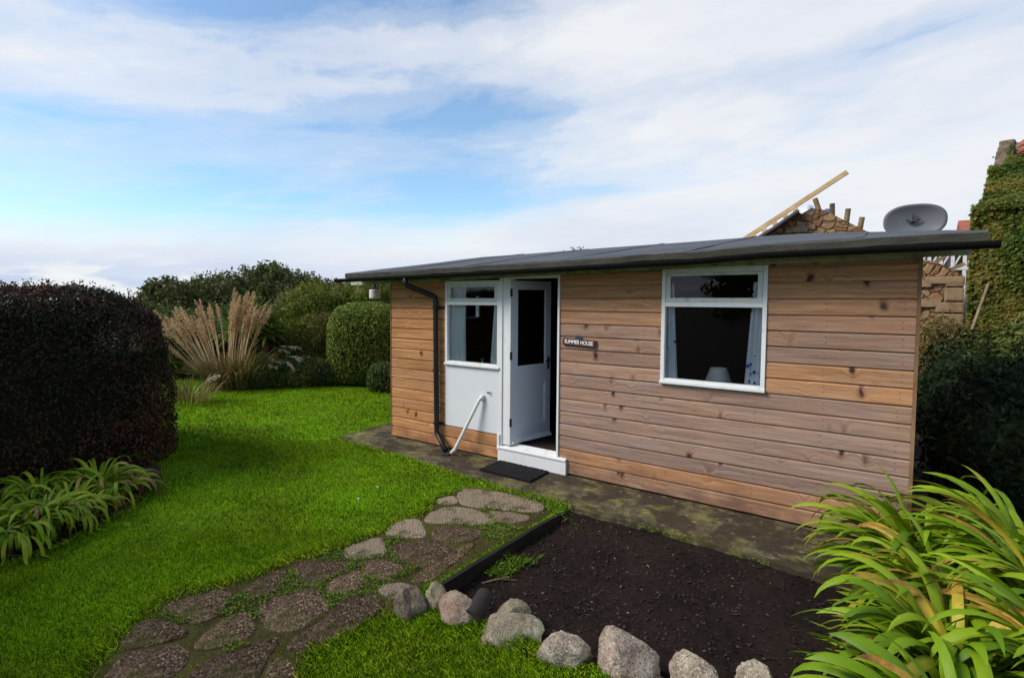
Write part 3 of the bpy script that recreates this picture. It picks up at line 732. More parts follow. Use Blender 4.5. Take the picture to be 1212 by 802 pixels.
for k in range(16):
    z = B0 + .13 * k + .04
    for x in np.arange(WL + .06, WR - .03, .46):
        x = float(x) + rw.uniform(-.012, .012)
        if (-4.06 < x < -3.26 and k >= 2) or (-3.29 < x < -2.53) or (-1.53 < x < -.68 and k >= 8) or (x < -4.06 and k > 15): continue
        for dz in (0., .045): mb.box(x - .0032, x + .0032, -.0017, -.0005, z + dz, z + dz + .0064, 1, .5)
mb.build('cladding', [M['clad'], M['darkmetal']], H, attr='weather_vignette')

# structural walls behind the boards (front wall in pieces round the openings)
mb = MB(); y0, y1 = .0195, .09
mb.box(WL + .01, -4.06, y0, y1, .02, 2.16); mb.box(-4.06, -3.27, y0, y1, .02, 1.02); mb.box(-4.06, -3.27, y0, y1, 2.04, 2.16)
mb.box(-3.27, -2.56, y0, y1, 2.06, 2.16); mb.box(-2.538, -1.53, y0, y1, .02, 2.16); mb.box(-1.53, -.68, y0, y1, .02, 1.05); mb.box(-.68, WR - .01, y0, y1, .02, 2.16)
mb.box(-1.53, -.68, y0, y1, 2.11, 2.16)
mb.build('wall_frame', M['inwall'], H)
def gable(x0, x1, ya, yb, za, top=True, zt=None):
    f = lambda y: 2.10 + (2.50 - 2.10) * y / DEP
    ta, tb = (f(ya), f(yb)) if zt is None else (zt, zt)
    return [(x0, ya, za), (x0, yb, za), (x0, yb, tb), (x0, ya, ta)]
mb = MB(); d = (.07, 0, 0)
mb.prism(gable(WL, 0, .021, 1.2, .02), d); mb.prism(gable(WL, 0, 1.2, 1.95, .02, zt=1.5), d); mb.prism(gable(WL, 0, 1.2, 1.95, 1.9), d); mb.prism(gable(WL, 0, 1.95, DEP, .02), d)
mb.prism(gable(WR - .07, 0, .021, DEP, .02), d)
mb.box(WL + .07, WR - .07, DEP - .07, DEP, .02, 2.5)
mb.build('wall', M['clad'], H, attr='weather_vignette')
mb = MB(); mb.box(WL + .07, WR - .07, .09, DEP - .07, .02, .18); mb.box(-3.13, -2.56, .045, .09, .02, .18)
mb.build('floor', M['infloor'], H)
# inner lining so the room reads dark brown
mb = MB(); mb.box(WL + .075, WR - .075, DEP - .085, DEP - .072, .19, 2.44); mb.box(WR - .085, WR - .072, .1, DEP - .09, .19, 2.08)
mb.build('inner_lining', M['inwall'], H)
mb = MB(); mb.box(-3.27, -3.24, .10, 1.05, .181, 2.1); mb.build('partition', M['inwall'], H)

# corner trims
for (xa, xb, zt_) in ((WR - .019, WR + .002, 2.15), (WL - .016, WL - .001, 2.09)):
    mb = MB(); mb.box(xa, xb, -.006, .02, .012, zt_); mb.build('corner_trim', M['trim'], H, bevel=.002)

# roof
mb = MB(); rows = []
NX = 60; xs = np.linspace(ST[0][0], ST[-1][0], NX)
for i, x in enumerate(xs):
    zl = lipz(x); zb = backz(x); wv = .005 * math.sin(x * 3.1) + .004 * math.sin(x * 7.7 + 1) + .003 * math.sin(x * 19 + 2)
    prof = [(-.262, zl - .070 + wv), (-.279, zl - .066 + wv), (-.283, zl - .012 + wv), (-.272, zl + .002)]
    for t in (.06, .2, .4, .6, .8, 1.):
        prof.append((-.27 + (3.0 + .27) * t, zl + (zb - zl) * t + .003 * math.sin(x * 2.3 + t * 9)))
    prof += [(3.0, zb - .10), (1.4, (zl + zb) / 2 - .13)]
    rows.append([(x, y, z) for y, z in prof])
n = len(rows[0]); vs = [p for r in rows for p in r]; fs = []
for i in range(NX - 1):
    for j in range(n):
        a = i * n + j; b = i * n + (j + 1) % n; fs.append((a, a + n, b + n, b))
fs += [tuple(range(n)), tuple(range(NX * n - 1, (NX - 1) * n - 1, -1))]
mb.add(vs, fs); roof = mb.build('roof', M['felt'], H)
# felt lap seams run down the slope: slightly raised strips
mb = MB()
for x in (-4.7, -3.55, -2.4, -1.25, -.1):
    zl, zb = lipz(x), backz(x)
    mb.prism([(x - .02, -.272, zl + .001), (x + .02, -.272, zl + .001), (x + .02, 2.99, zb + .001), (x - .02, 2.99, zb + .001)], (0, 0, .005))
mb.build('felt_lap', M['felt'], roof)
# fascia board under the lip
mb = MB()
FS = [(-5.7, 2.012), (-4.35, 2.030), (-3.18, 2.060), (-1.26, 2.098), (-.6, 2.112), (.50, 2.127)]
for (xa, za), (xb, zb_) in zip(FS, FS[1:]):
    ta, tb = lipz(xa) - .073, lipz(xb) - .073
    mb.add([(xa, -.035, za), (xb, -.035, zb_), (xb, -.035, tb), (xa, -.035, ta), (xa, -.008, za), (xb, -.008, zb_), (xb, -.008, tb), (xa, -.008, ta)],
           [(0, 1, 2, 3), (7, 6, 5, 4), (0, 4, 5, 1), (3, 2, 6, 7)] + ([(0, 3, 7, 4)] if xa == FS[0][0] else []) + ([(1, 5, 6, 2)] if xb == FS[-1][0] else []))
mb.build('fascia_board', M['fascia'], H)
# gutter: half pipe
mb = MB(); gx = np.linspace(-5.70, .602, 40); seg = 10; vs = []; fs = []
for x in gx:
    zc = lipz(np.clip(x, -5.54, .55)) - .070
    for rr_, rng in ((.048, range(seg + 1)), (.043, range(seg, -1, -1))):
        for k in rng:
            a = math.pi + math.pi * k / seg; vs.append((x, -.298 + rr_ * math.cos(a), zc + rr_ * math.sin(a)))
m = 2 * (seg + 1)
for i in range(len(gx) - 1):
    for k in range(m): fs.append((i * m + k, i * m + (k + 1) % m, (i + 1) * m + (k + 1) % m, (i + 1) * m + k))
fs += [tuple(range(m)), tuple(range(len(gx) * m - 1, (len(gx) - 1) * m - 1, -1))]
mb.add(vs, fs); gut = mb.build('gutter', M['gutter'], H)
for x in (-3.95, -2.02, -1.06):
    mb = MB(); z = lipz(x) - .07; mb.box(x - .009, x + .009, -.346, -.036, z - .056, z - .051); mb.build('bracket', M['black'], gut)
# downpipe
mb = MB()
mb.tube([(-4.43, -.298, 2.09), (-4.43, -.298, 2.01), (-4.42, -.285, 1.985), (-4.22, -.06, 1.87), (-4.175, -.052, 1.845), (-4.165, -.05, 1.80), (-4.155, -.05, .9), (-4.145, -.05, .20), (-4.13, -.055, .165), (-4.07, -.085, .13), (-3.90, -.19, .035)], .033, 14)
dp = mb.build('downpipe', M['black'], H, smooth=True)
for z in (1.72, .30):
    mb = MB(); mb.lathe([(.034, -.016), (.041, -.016), (.041, .016), (.034, .016)], (-4.16 if z > 1 else -4.147, -.05, z), 16); mb.box(-4.2, -4.06, -.014, -.002, z - .012, z + .012)
    mb.build('pipe_clip', M['black'], dp)
mb = MB(); mb.lathe([(.02, -.025), (.055, -.025), (.06, .012), (.045, .018), (.02, .018)], (-3.87, -.23, 0), 20); mb.build('drain_gully', M['darkmetal'], H)

# --- windows
def window(name, x0, x1, z0, z1, ztr, mats, fw=.032, yf=-.012):
    """outer frame, transom, a framed top light and a fixed lower pane"""
    fr, sa = mats
    w = MB(); yb = .075
    w.box(x0, x0 + fw, yf, yb, z0, z1); w.box(x1 - fw, x1, yf, yb, z0, z1)
    w.box(x0 + fw, x1 - fw, yf + .002, yb, z1 - .045, z1); w.box(x0 + fw, x1 - fw, yf + .002, yb, ztr - .02, ztr + .02)
    w.box(x0 + fw, x1 - fw, yf + .002, yb, z0 + .012, z0 + .035)
    win = w.build(name, fr, H, bevel=.003)
    s = MB(); s.box(x0 - .004, x1 + .004, yf - .022, .06, z0 - .012, z0 + .012); s.build('sill', M['white'], win, bevel=.004)
    a0, a1, b0, b1 = x0 + fw + .002, x1 - fw - .002, ztr + .022, z1 - .047; t = .038
    s = MB(); s.box(a0, a0 + t, yf + .005, .04, b0, b1); s.box(a1 - t, a1, yf + .005, .04, b0, b1); s.box(a0 + t, a1 - t, yf + .0065, .04, b0, b0 + t); s.box(a0 + t, a1 - t, yf + .0065, .04, b1 - t * .7, b1)
    s.build('top_sash', sa, win, bevel=.003)
    s = MB(); s.box(a0 + t - .005, a1 - t + .005, .018, .022, b0 + t - .005, b1 - t * .7 + .005); s.build('pane', M['glass'], win)
    s = MB(); s.box(x0 + fw - .004, x1 - fw + .004, .03, .034, z0 + .03, ztr - .016); s.build('pane', M['glass'], win)
    return win
window('window', -1.521, -.686, 1.067, 2.106, 1.777, (M['white'], M['cream']))
window('window', -4.048, -3.272, 1.045, 2.035, 1.772, (M['white'], M['cream']), yf=-.010)
# gable window seen through the room
mb = MB(); xg = WL - .004
for (ya, yb, za, zb_) in ((1.2, 1.235, 1.5, 1.9), (1.915, 1.95, 1.5, 1.9), (1.235, 1.915, 1.5, 1.535), (1.235, 1.915, 1.865, 1.9), (1.56, 1.595, 1.535, 1.865)): mb.box(xg, WL + .075, ya, yb, za, zb_)
gw = mb.build('window', M['white'], H); mb = MB(); mb.box(WL + .03, WL + .034, 1.23, 1.92, 1.53, 1.87); mb.build('pane', M['glass'], gw)
# white panel below the left window
mb = MB(); mb.box(-4.048, -3.272, -.002, .019, .288, 1.030); pan = mb.build('white_panel', M['panel'], H, bevel=.002)
mb = MB(); p = at_y(578, 464, -.002); mb.tube([(p[0], .0, p[2]), (p[0], -.02, p[2]), (p[0] + .012, -.03, p[2] - .004)], .008, 10); mb.tube([(p[0] + .035, .0, p[2]), (p[0] + .035, -.016, p[2])], .006, 10); mb.build('overflow_pipe', M['darkmetal'], pan)
# waste pipe
mb = MB(); mb.tube([(-3.49, .0, .685), (-3.495, -.03, .685), (-3.508, -.042, .675), (-3.525, -.05, .64), (-3.73, -.155, .16), (-3.765, -.178, .07), (-3.81, -.2, .02)], [.019, .019, .02, .02, .02, .024, .022], 14)
mb.lathe([(.01, -.03), (.026, -.03), (.026, .03), (.01, .03)], (-3.497, -.018, .685), 14)
mb.build('waste_pipe', M['pvc'], H, smooth=True)

# --- door frame, threshold, door
mb = MB()
mb.box(-3.270, -3.232, -.016, .09, .135, 2.06); mb.box(-3.231, -3.175, -.004, .09, .19, 2.06); mb.box(-3.174, -3.125, -.012, .09, .19, 2.06)
mb.box(-3.285, -3.255, -.030, -.0165, .12, .30)
mb.box(-2.560, -2.538, -.014, .09, .165, 2.12); mb.box(-3.125, -2.56, -.008, .09, 2.045, 2.085)
df = mb.build('door_frame', M['white'], H, bevel=.003)
mb = MB(); mb.box(-3.272, -2.441, -.032, .018, -.003, .140); mb.build('step_board', M['white'], df, bevel=.003)
mb = MB(); mb.prism([(-3.28, -.042, .142), (-3.28, -.042, .156), (-3.28, .085, .196), (-3.28, .085, .142)], (.836, 0, 0)); mb.build('threshold', M['white'], df, bevel=.002)
# leaf, built closed along +x from the hinge then swung inwards
DW, DH = .655, 1.83
leaf = MB(); t = .038
for (a, b, c, d_) in ((0, .085, 0, DH), (DW - .085, DW, 0, DH)): leaf.box(a, b, 0, t, c, d_)
leaf.box(.085, DW - .085, .001, t - .001, 0, .19); leaf.box(.085, DW - .085, .001, t - .001, .665, .86); leaf.box(.085, DW - .085, .001, t - .001, DH - .10, DH)
door = leaf.build('door', M['doorp'], H, bevel=.003)
door.location = (-3.122, .012, .198); door.rotation_euler = (0, 0, rad(77))
s = MB(); s.box(.08, DW - .08, .012, t - .012, .185, .67); s.build('lower_panel', M['doorp'], door)
s = MB()
for (a, b, c, d_) in ((.085, .1, .19, .665), (DW - .1, DW - .085, .19, .665)): s.box(a, b, .003, .013, c, d_)
s.box(.1, DW - .1, .003, .013, .19, .205); s.box(.1, DW - .1, .003, .013, .65, .665); s.build('panel_bead', M['white'], door, bevel=.002)
s = MB(); s.box(.08, DW - .08, .016, .021, .855, DH - .095); s.build('pane', M['obscure'], door)
s = MB()
for (a, b, c, d_) in ((.085, .098, .86, DH - .1), (DW - .098, DW - .085, .86, DH - .1)): s.box(a, b, .002, .015, c, d_)
s.box(.098, DW - .098, .002, .015, .86, .873); s.build('glazing_bead', M['white'], door, bevel=.002)
s = MB(); s.prism([(0, -.001, .0), (0, -.03, .008), (0, -.03, .022), (0, -.001, .055)], (DW, 0, 0)); s.build('weather_bar', M['white'], door)
s = MB(); s.box(DW - .058, DW - .026, -.006, .0, .80, .95); s.tube([(DW - .042, -.005, .91), (DW - .042, -.045, .91), (DW - .075, -.048, .91), (DW - .14, -.046, .905)], .008, 10)
s.tube([(DW - .042, .039, .91), (DW - .042, .08, .91), (DW - .14, .08, .905)], .008, 10); s.build('handle', M['darkmetal'], door)
for z in (.2, .95, 1.65):
    s = MB(); s.tube([(-.004, -.004, z), (-.004, -.004, z + .09)], .006, 8); s.box(-.03, .0, -.0035, .0, z, z + .09); s.build('hinge', M['darkmetal'], door)

# --- house sign
p0 = at_y(667, 403.5, -.01); p1 = at_y(705.5, 407.8, -.01)
SG = empty('house_sign', (float((p0[0] + p1[0]) / 2), -.004, float((p0[2] + p1[2]) / 2) + .002)); SG.rotation_euler = (0, rad(2.6), 0)
tag(SG, 'maroon house sign lettered SUMMER HOUSE with a dark blue oval emblem, on the cladding', 'sign')
mb = MB(); mb.box(-.176, .176, -.018, 0, -.036, .036); mb.build('plaque', M['sign'], SG, bevel=.004)
cu = bpy.data.curves.new('lettering', 'FONT'); cu.body = 'SUMMER HOUSE'; cu.size = .056; cu.align_x = 'CENTER'; cu.align_y = 'CENTER'; cu.extrude = .0015; cu.offset = .0012; cu.space_character = .93
to = bpy.data.objects.new('lettering', cu); COL.objects.link(to); bpy.context.view_layer.update()
me = bpy.data.meshes.new_from_object(to.evaluated_get(bpy.context.evaluated_depsgraph_get())); bpy.data.objects.remove(to)
lt = link('lettering', me, M['letter'], SG); me.materials.clear(); me.materials.append(M['letter'])
wdt = max(v.co.x for v in me.vertices) - min(v.co.x for v in me.vertices)
lt.rotation_euler = (rad(90), 0, 0); lt.location = (-.004, -.0195, .001); lt.scale = (.305 / wdt, 1, 1)
mb = MB(); seg = 28; pr = []
mb.prism([(-.012 + .036 * math.cos(2 * math.pi * k / seg), -.016, .046 + .027 * math.sin(2 * math.pi * k / seg)) for k in range(seg)], (0, .012, 0))
mb.build('emblem', M['emblem'], SG, bevel=.003)

# --- doormat (a thick rough mat)
mb = MB(); nx, ny = 40, 28; vs = []; fs = []
for i in range(nx + 1):
    for j in range(ny + 1):
        x = -.305 + .61 * i / nx; y = -.205 + .41 * j / ny
        vs.append((x, y, .016 + random.uniform(-.0025, .0025) + (.004 if min(i, j, nx - i, ny - j) < 2 else 0)))
for i in range(nx):
    for j in range(ny):
        a = i * (ny + 1) + j; fs.append((a, a + ny + 1, a + ny + 2, a + 1))
mb.add(vs, fs); mb.box(-.305, .305, -.205, .205, 0, .0125)
o = mb.build('doormat', M['rubber']); o.location = (-2.92, -.262, -.003); o.rotation_euler = (0, 0, rad(-.5))
tag(o, 'black bristle doormat lying on the concrete before the white doorstep', 'doormat')

# --- curtains (hang inside)
def curtain(x0, x1, z0, z1, y, mat, label, tie=0., folds=4):
    nz, nxx = 14, 40; V = []; Fq = []
    for j in range(nz + 1):
        tz = j / nz; z = z1 + (z0 - z1) * tz
        for i in range(nxx + 1):
            tx = i / nxx; a, b = x0, x1
            if tie > 0: b = x1 + tie * tz
            elif tie < 0: a = x0 + tie * tz
            V.append((a + (b - a) * tx, y + .018 * math.sin(tx * folds * 2 * math.pi) * (.6 + .4 * tz) + .004 * math.sin(tz * 5 + tx * 9), z))
    for j in range(nz):
        for i in range(nxx):
            k = j * (nxx + 1) + i; Fq.append((k, k + 1, k + nxx + 2, k + nxx + 1))
    me = np_mesh('curtain', np.array(V), np.array(Fq), smooth=True); o = link('curtain', me, mat)
    md = o.modifiers.new('thick', 'SOLIDIFY'); md.thickness = .002
    tag(o, label, 'curtain', 'curtains inside the windows'); return o
curtain(-4.06, -3.80, 1.03, 1.97, .08, M['curtW'], 'plain pale curtain at the left side of the small window over the white panel', .0, 3)
curtain(-3.385, -3.285, 1.03, 1.97, .075, M['curtW'], 'plain pale curtain at the right side of the small window next to the door', -.06, 2)
curtain(-1.50, -1.44, 1.05, 1.97, .075, M['curtB'], 'blue patterned curtain at the left side of the large window', .05, 2)
curtain(-.80, -.70, 1.05, 1.97, .075, M['curtB'], 'white curtain with blue sprigs at the right side of the large window', -.05, 2)

# --- things seen inside
T = empty('side_table', (-1.13, .42, .18)); tag(T, 'plain dark table inside below the large window, under the lamp', 'table')
mb = MB(); mb.box(-.3, .3, -.2, .2, .53, .56); mb.build('table_top', M['oldwood'], T, bevel=.004)
for sx in (-.26, .26):
    for sy in (-.16, .16):
        mb = MB(); mb.box(sx - .02, sx + .02, sy - .02, sy + .02, 0, .529); mb.build('leg', M['oldwood'], T)
LP = empty('table_lamp', (-1.12, .42, .741)); tag(LP, 'table lamp with a cone shaped cream shade behind the large window', 'lamp')
mb = MB(); mb.lathe([(.07, 0), (.07, .015), (.03, .03), (.05, .10), (.055, .15), (.03, .22), (.012, .25), (.012, .34)], (0, 0, 0), 24); mb.build('base', M['ceramic'], LP, smooth=True)
mb = MB(); mb.lathe([(.128, .265), (.13, .265), (.070, .44), (.066, .44), (.06, .43)], (0, 0, 0), 32); mb.build('lamp_shade', M['shade'], LP)
K = empty('kitchen_counter', (-3.66, .33, .18)); tag(K, 'kitchen counter inside under the small window', 'counter')
mb = MB(); mb.box(-.37, .36, -.22, .24, .80, .84); mb.build('worktop', M['oldwood'], K); mb = MB(); mb.box(-.36, .35, -.18, .22, 0, .799); mb.build('cupboard', M['inwall'], K)
tp = at_y(571, 436, .25)
TA = empty('kitchen_tap', (float(tp[0]), .25, 1.021)); tag(TA, 'chrome tap behind the small window', 'tap')
mb = MB(); mb.tube([(0, 0, 0), (0, 0, .07)], .013, 12); mb.tube([(0, 0, .045), (0, .06, .06), (0, .09, .045)], .008, 10); mb.build('spout', M['chrome'], TA, smooth=True)
mb = MB(); mb.tube([(-.035, 0, .078), (.035, 0, .078)], .008, 10); mb.tube([(0, -.03, .078), (0, .03, .078)], .007, 10); mb.build('handle', M['chrome'], TA)

# --- lantern under the left overhang
lp = at_y(443.5, 347.5, .3)
LN = empty('porch_lantern', (float(lp[0]), .3, float(lp[2]))); tag(LN, 'white cylindrical lantern hanging under the left roof overhang', 'lantern')
mb = MB(); mb.lathe([(.05, -.07), (.076, -.066), (.079, -.05), (.079, .05), (.076, .056), (.05, .06)], (0, 0, 0), 28); mb.build('shade', M['pvc'], LN, smooth=False)
mb = MB(); mb.lathe([(.06, .066), (.062, .08), (.02, .10), (.015, .30)], (0, 0, 0), 20); mb.build('hanger', M['black'], LN)

# --- satellite dish on a short mast behind the roof edge
DS = empty('satellite_dish', (.31, 2.70, 2.52)); tag(DS, 'grey oval satellite dish standing on the back of the felt roof', 'satellite dish')
mb = MB(); nr, ns = 8, 48; vs = [(0, 0, .12)]; fs = []
for i in range(1, nr + 1):
    r = i / nr
    for k in range(ns):
        a = 2 * math.pi * k / ns; ca, sa_ = math.cos(a), math.sin(a)
        ex = math.copysign(abs(ca) ** .82, ca); ez = math.copysign(abs(sa_) ** .82, sa_)
        vs.append((.262 * r * ex, -.05 * r * r + .05, .155 + .175 * r * ez))
vs[0] = (0, .05, .155)
for k in range(ns): fs.append((0, 1 + k, 1 + (k + 1) % ns))
for i in range(nr - 1):
    for k in range(ns):
        a = 1 + i * ns + k; b = 1 + i * ns + (k + 1) % ns; fs.append((a, a + ns, b + ns, b))
mb.add(vs, fs); o = mb.build('reflector', M['dish'], DS, smooth=True); md = o.modifiers.new('thick', 'SOLIDIFY'); md.thickness = .008
# dark anchor shaped mark on its face
mb = MB(); yk = .034
mb.box(-.011, .011, yk - .004, yk, .10, .185)
for sx in (-1, 1):
    arc = [(sx * .058 * math.sin(a), .150 - .058 * math.cos(a)) for a in np.linspace(0, 1.25, 7)]
    for (xa, za), (xb, zb_) in zip(arc, arc[1:]): mb.bar((xa, yk - .002, za), (xb, yk - .002, zb_), .024, .006, up=(0, 1, 0))
mb.prism([(-.026, yk - .005, .098), (.026, yk - .005, .098), (0, yk - .005, .072)], (0, .004, 0))
mk = mb.build('mark', M['darkmetal'], DS); mk.location = (-.01, -.012, .045)
mb = MB(); mb.tube([(0, .1, .15), (0, .12, .04), (0, .12, -.02)], .018, 12); mb.box(-.06, .06, .05, .19, -.03, -.012); mb.tube([(0, .06, .15), (0, .11, .15)], .02, 10); mb.build('mast', M['darkmetal'], DS)

# ------------------------------------------------------------------ stone barn being reroofed
BY = 9.0
BN = empty('stone_barn', (0, BY, 0)); tag(BN, 'old rubble stone barn with an open gable and no roof covering, behind the felt roof', 'barn')
apx, apz = -1.22, 3.80; rx_, rz_ = 1.30, 2.24; lx_, lz_ = -3.75, 2.24
# stepped rough gable outline
def rough(a, b, k):
    r_ = []
    for i in range(k):
        t = i / k; r_.append((a[0] + (b[0] - a[0]) * t + random.uniform(-.03, .03), a[1] + (b[1] - a[1]) * t + random.uniform(-.05, .05)))
    return r_
out = [(lx_, -.1), (rx_, -.1)] + [(rx_, rz_)] + rough((rx_, rz_), (apx + .15, apz), 12)[1:] + rough((apx + .1, apz), (lx_, lz_), 10)
mb = MB(); mb.prism([(x, 0, z) for x, z in out], (0, .55, 0)); GWB = mb
mb = MB(); mb.box(rx_ - .5, rx_ - .012, .55, 6, -.1, 2.1); mb.box(lx_, lx_ + .5, .55, 6, -.1, 2.1); mb.box(lx_, rx_ - .02, 6, 6.5, -.1, 3.2); mb.build('side_wall', M['rubble'], BN)
mb = MB(); rq = random.Random(3); z = .2
while z < 2.1:
    h = rq.uniform(.2, .34); w = rq.choice((.26, .38, .32, .45)); mb.box(rx_ - w, rx_ + .012, -.035 - rq.random() * .02, .3, z, z + h - .025); z += h
mb.box(rx_ - .55, rx_ + .015, -.05, .3, 2.1, 2.24)
mb.build('quoin', M['quoin'], BN, bevel=.035)
# loose stones of the gable face, standing proud
mb = GWB
for _ in range(60):
    x = rq.uniform(-2.6, 1.1); z = rq.uniform(1.2, 3.6)
    if z > min(3.7 - abs(x - apx) * .62, 3.6) - .12: continue
    w = rq.uniform(.12, .4); h = rq.uniform(.07, .16); mb.box(x - w / 2, x + w / 2, -.03 - rq.random() * .03, .1, z - h / 2, z + h / 2, 1)
mb.build('gable_wall', [M['rubble'], M['quoin']], BN)
# new timbers
pa = at_y(884, 281, BY - .12); pb = at_y(1003, 203.5, BY - .12)
def wood(name, a, b, w, h, mat, label, cat, group=None):
    mb = MB(); mb.bar(a, b, w, h); return tag(mb.build(name, mat, None, bevel=.004), label, cat, group)
d = (pb - pa); ra = pa - d * .45
PL = empty('rafter', tuple(map(float, ra))); tag(PL, 'long pale new rafter running up the barn gable and past its top, batten stubs below', 'rafter')
mb = MB(); mb.bar((0, 0, 0), tuple(pb - ra), .07, .09); mb.build('timber', M['newwood'], PL, bevel=.004)
dn = unit(d); up = np.array([-dn[2], 0, dn[0]])
for i, t in enumerate((.06, .17, .28, .39, .49)):
    c = pa + d * t - up * .10 - ra; mb = MB(); mb.bar(tuple(c - dn * .06), tuple(c + dn * .04), .16, .06); mb.build('batten', M['newwood'], PL)
mb = MB(); q0 = pa - up * .17 - ra; q1 = pa + d * .5 - up * .15 - ra; mb.bar(tuple(q0), tuple((q0 + q1) / 2 - up * .02), .5, .05); mb.bar(tuple((q0 + q1) / 2 - up * .02), tuple(q1), .5, .05); mb.build('felt_strip', M['slate'], PL)
labs = ['grey post stub standing on the barn gable, beside the white sheet at its top', 'grey post stub on the barn gable, between the blue sheet and the grey bag', 'tall thin post stub on the right slope of the barn gable', 'short post stub lowest on the right slope of the barn gable']
for (a, b), lab in zip((((971, 254), (964.5, 235)), ((985, 260), (985, 241)), ((1001, 268), (1004, 247)), ((1017, 274), (1020.5, 257))), labs):
    A = at_y(*a, BY + .2); B = at_y(*b, BY + .2); A = A - (B - A) * .5
    mb = MB(); mb.tube([A, (A + B) / 2, B], [.05, .052, .05], 10); tag(mb.build('post', M['oldwood']), lab, 'post', 'post stubs on the barn gable')
def sheet(px0, px1, yb, mat, lab, seed):
    (ax, ay), (bx, by_) = px0, px1; A = at_y(ax, by_, yb); B = at_y(bx, ay, yb); nx, nz = 16, 10; V = []; Q = []
    for i in range(nx + 1):
        for j in range(nz + 1):
            u, v = i / nx, j / nz; x = A[0] + (B[0] - A[0]) * u; z = A[2] + (B[2] - A[2]) * v * (.65 + .35 * math.sin(u * 2.6 + seed)); V.append((x, yb + .35 * v + .05 * math.sin(u * 9 + seed) + .04 * math.sin(v * 7 + u * 4), z))
    for i in range(nx):
        for j in range(nz): k = i * (nz + 1) + j; Q.append((k, k + nz + 1, k + nz + 2, k + 1))
    o = link('tarpaulin', np_mesh('tarpaulin', np.array(V), np.array(Q), smooth=True), mat); m_ = o.modifiers.new('t', 'SOLIDIFY'); m_.thickness = .03
    tag(o, lab, 'tarpaulin')
sheet((946, 238), (968, 252), BY + .15, M['tarpW'], 'crumpled white plastic sheet over the top of the barn gable', 1.)
sheet((970, 244), (985, 254), BY + .2, M['tarpB'], 'blue tarpaulin fold on the barn gable between two post stubs', .4)
sheet((987, 252), (998, 264), BY + .2, M['tarpW'], 'pale grey plastic bundle on the right slope of the barn gable', 2.)
# loose props behind the barn's corner
for (a, b), lab in zip((((1098, 316), (1119, 303)), ((1120, 321), (1142, 312))), ('grey timber prop sloping up behind the barn corner, under the roof overhang', 'second timber prop sloping before the white greenhouse, further right')):
    A = at_y(*a, BY + .9); B = at_y(*b, BY + .9); wood('timber_prop', A - (B - A) * .8, B, .07, .07, M['oldwood'], lab, 'timber', 'timbers leaning behind the barn')

# white greenhouse far behind
GA = at_y(1085, 338, 10.9); GB = at_y(1160, 303, 10.9)
GH = empty('greenhouse', (float(GA[0]), 10.9, 0)); tag(GH, 'white framed greenhouse far behind the barn corner', 'greenhouse')
gw_, gz1 = 1.5, float(GB[2]) + .2
mb = MB()
for i in range(9): x = gw_ * i / 8; mb.box(x - .03, x + .03, -.03, .03, 0, gz1)
for z in (.02, 1.2, 2.0, gz1 - .45, gz1): mb.box(-.03, gw_ + .03, -.035, .035, z - .03, z + .03)
for i in range(8): mb.bar((gw_ * i / 8, 0, gz1 - .45), (gw_ * (i + 1) / 8, 0, gz1), .03, .03)
for i in range(9): x = gw_ * i / 8; mb.bar((x, 0, gz1), (x, .8, gz1 + .3), .05, .05); mb.bar((x, .8, gz1 + .3), (x, 1.6, gz1), .05, .05); mb.box(x - .03, x + .03, 1.57, 1.63, 0, gz1)
mb.build('frame', M['white'], GH)
mb = MB(); mb.box(0, gw_, -.004, .004, .05, gz1); mb.box(0, gw_, 1.596, 1.604, .05, gz1); mb.prism([(0, .05, gz1 + .03), (0, .8, gz1 + .3), (0, .8, gz1 + .31), (0, .05, gz1 + .04)], (gw_, 0, 0)); mb.prism([(0, 1.58, gz1 + .03), (0, .8, gz1 + .3), (0, .8, gz1 + .31), (0, 1.58, gz1 + .04)], (gw_, 0, 0))
mb.build('pane', M['curtB'] if False else glass_mat('greenhouse_glass', .6, .05, 1.9), GH)

# ------------------------------------------------------------------ ivy covered house at the right
A = at_y(1163, 262, 6.5); Bq = at_y(1188, 172, 8.0)
hv = np.array([Bq[0] - A[0], Bq[1] - A[1]]); hv /= np.linalg.norm(hv); ev = np.array([hv[1], -hv[0]])
IH = empty('stone_house', (float(A[0]), float(A[1]), 0)); IH.rotation_euler = (0, 0, math.atan2(ev[1], ev[0])); tag(IH, 'tall old stone house with a red pantile roof, mostly hidden under ivy', 'house')
run = float(np.hypot(Bq[0] - A[0], Bq[1] - A[1])); ez = float(A[2]); rz = float(Bq[2])
mb = MB(); mb.prism([(0, 0, -.1), (0, 2 * run, -.1), (0, 2 * run, ez), (0, run, rz - .03), (0, 0, ez)], (4.5, 0, 0)); mb.build('wall', M['rubble'], IH)
# verge of rough stones
mb = MB(); rv = random.Random(8)
for i in range(6, 16):
    t = i / 15; y = run * t; z = ez + (rz - ez) * t; s_ = rv.uniform(.09, .13); mb.box(-.03 - rv.random() * .03, .13 + rv.random() * .05, y - s_, y + s_ * .8, z - .16, z + .03 + rv.random() * .03)
mb.build('verge', M['brown'], IH, bevel=.025)
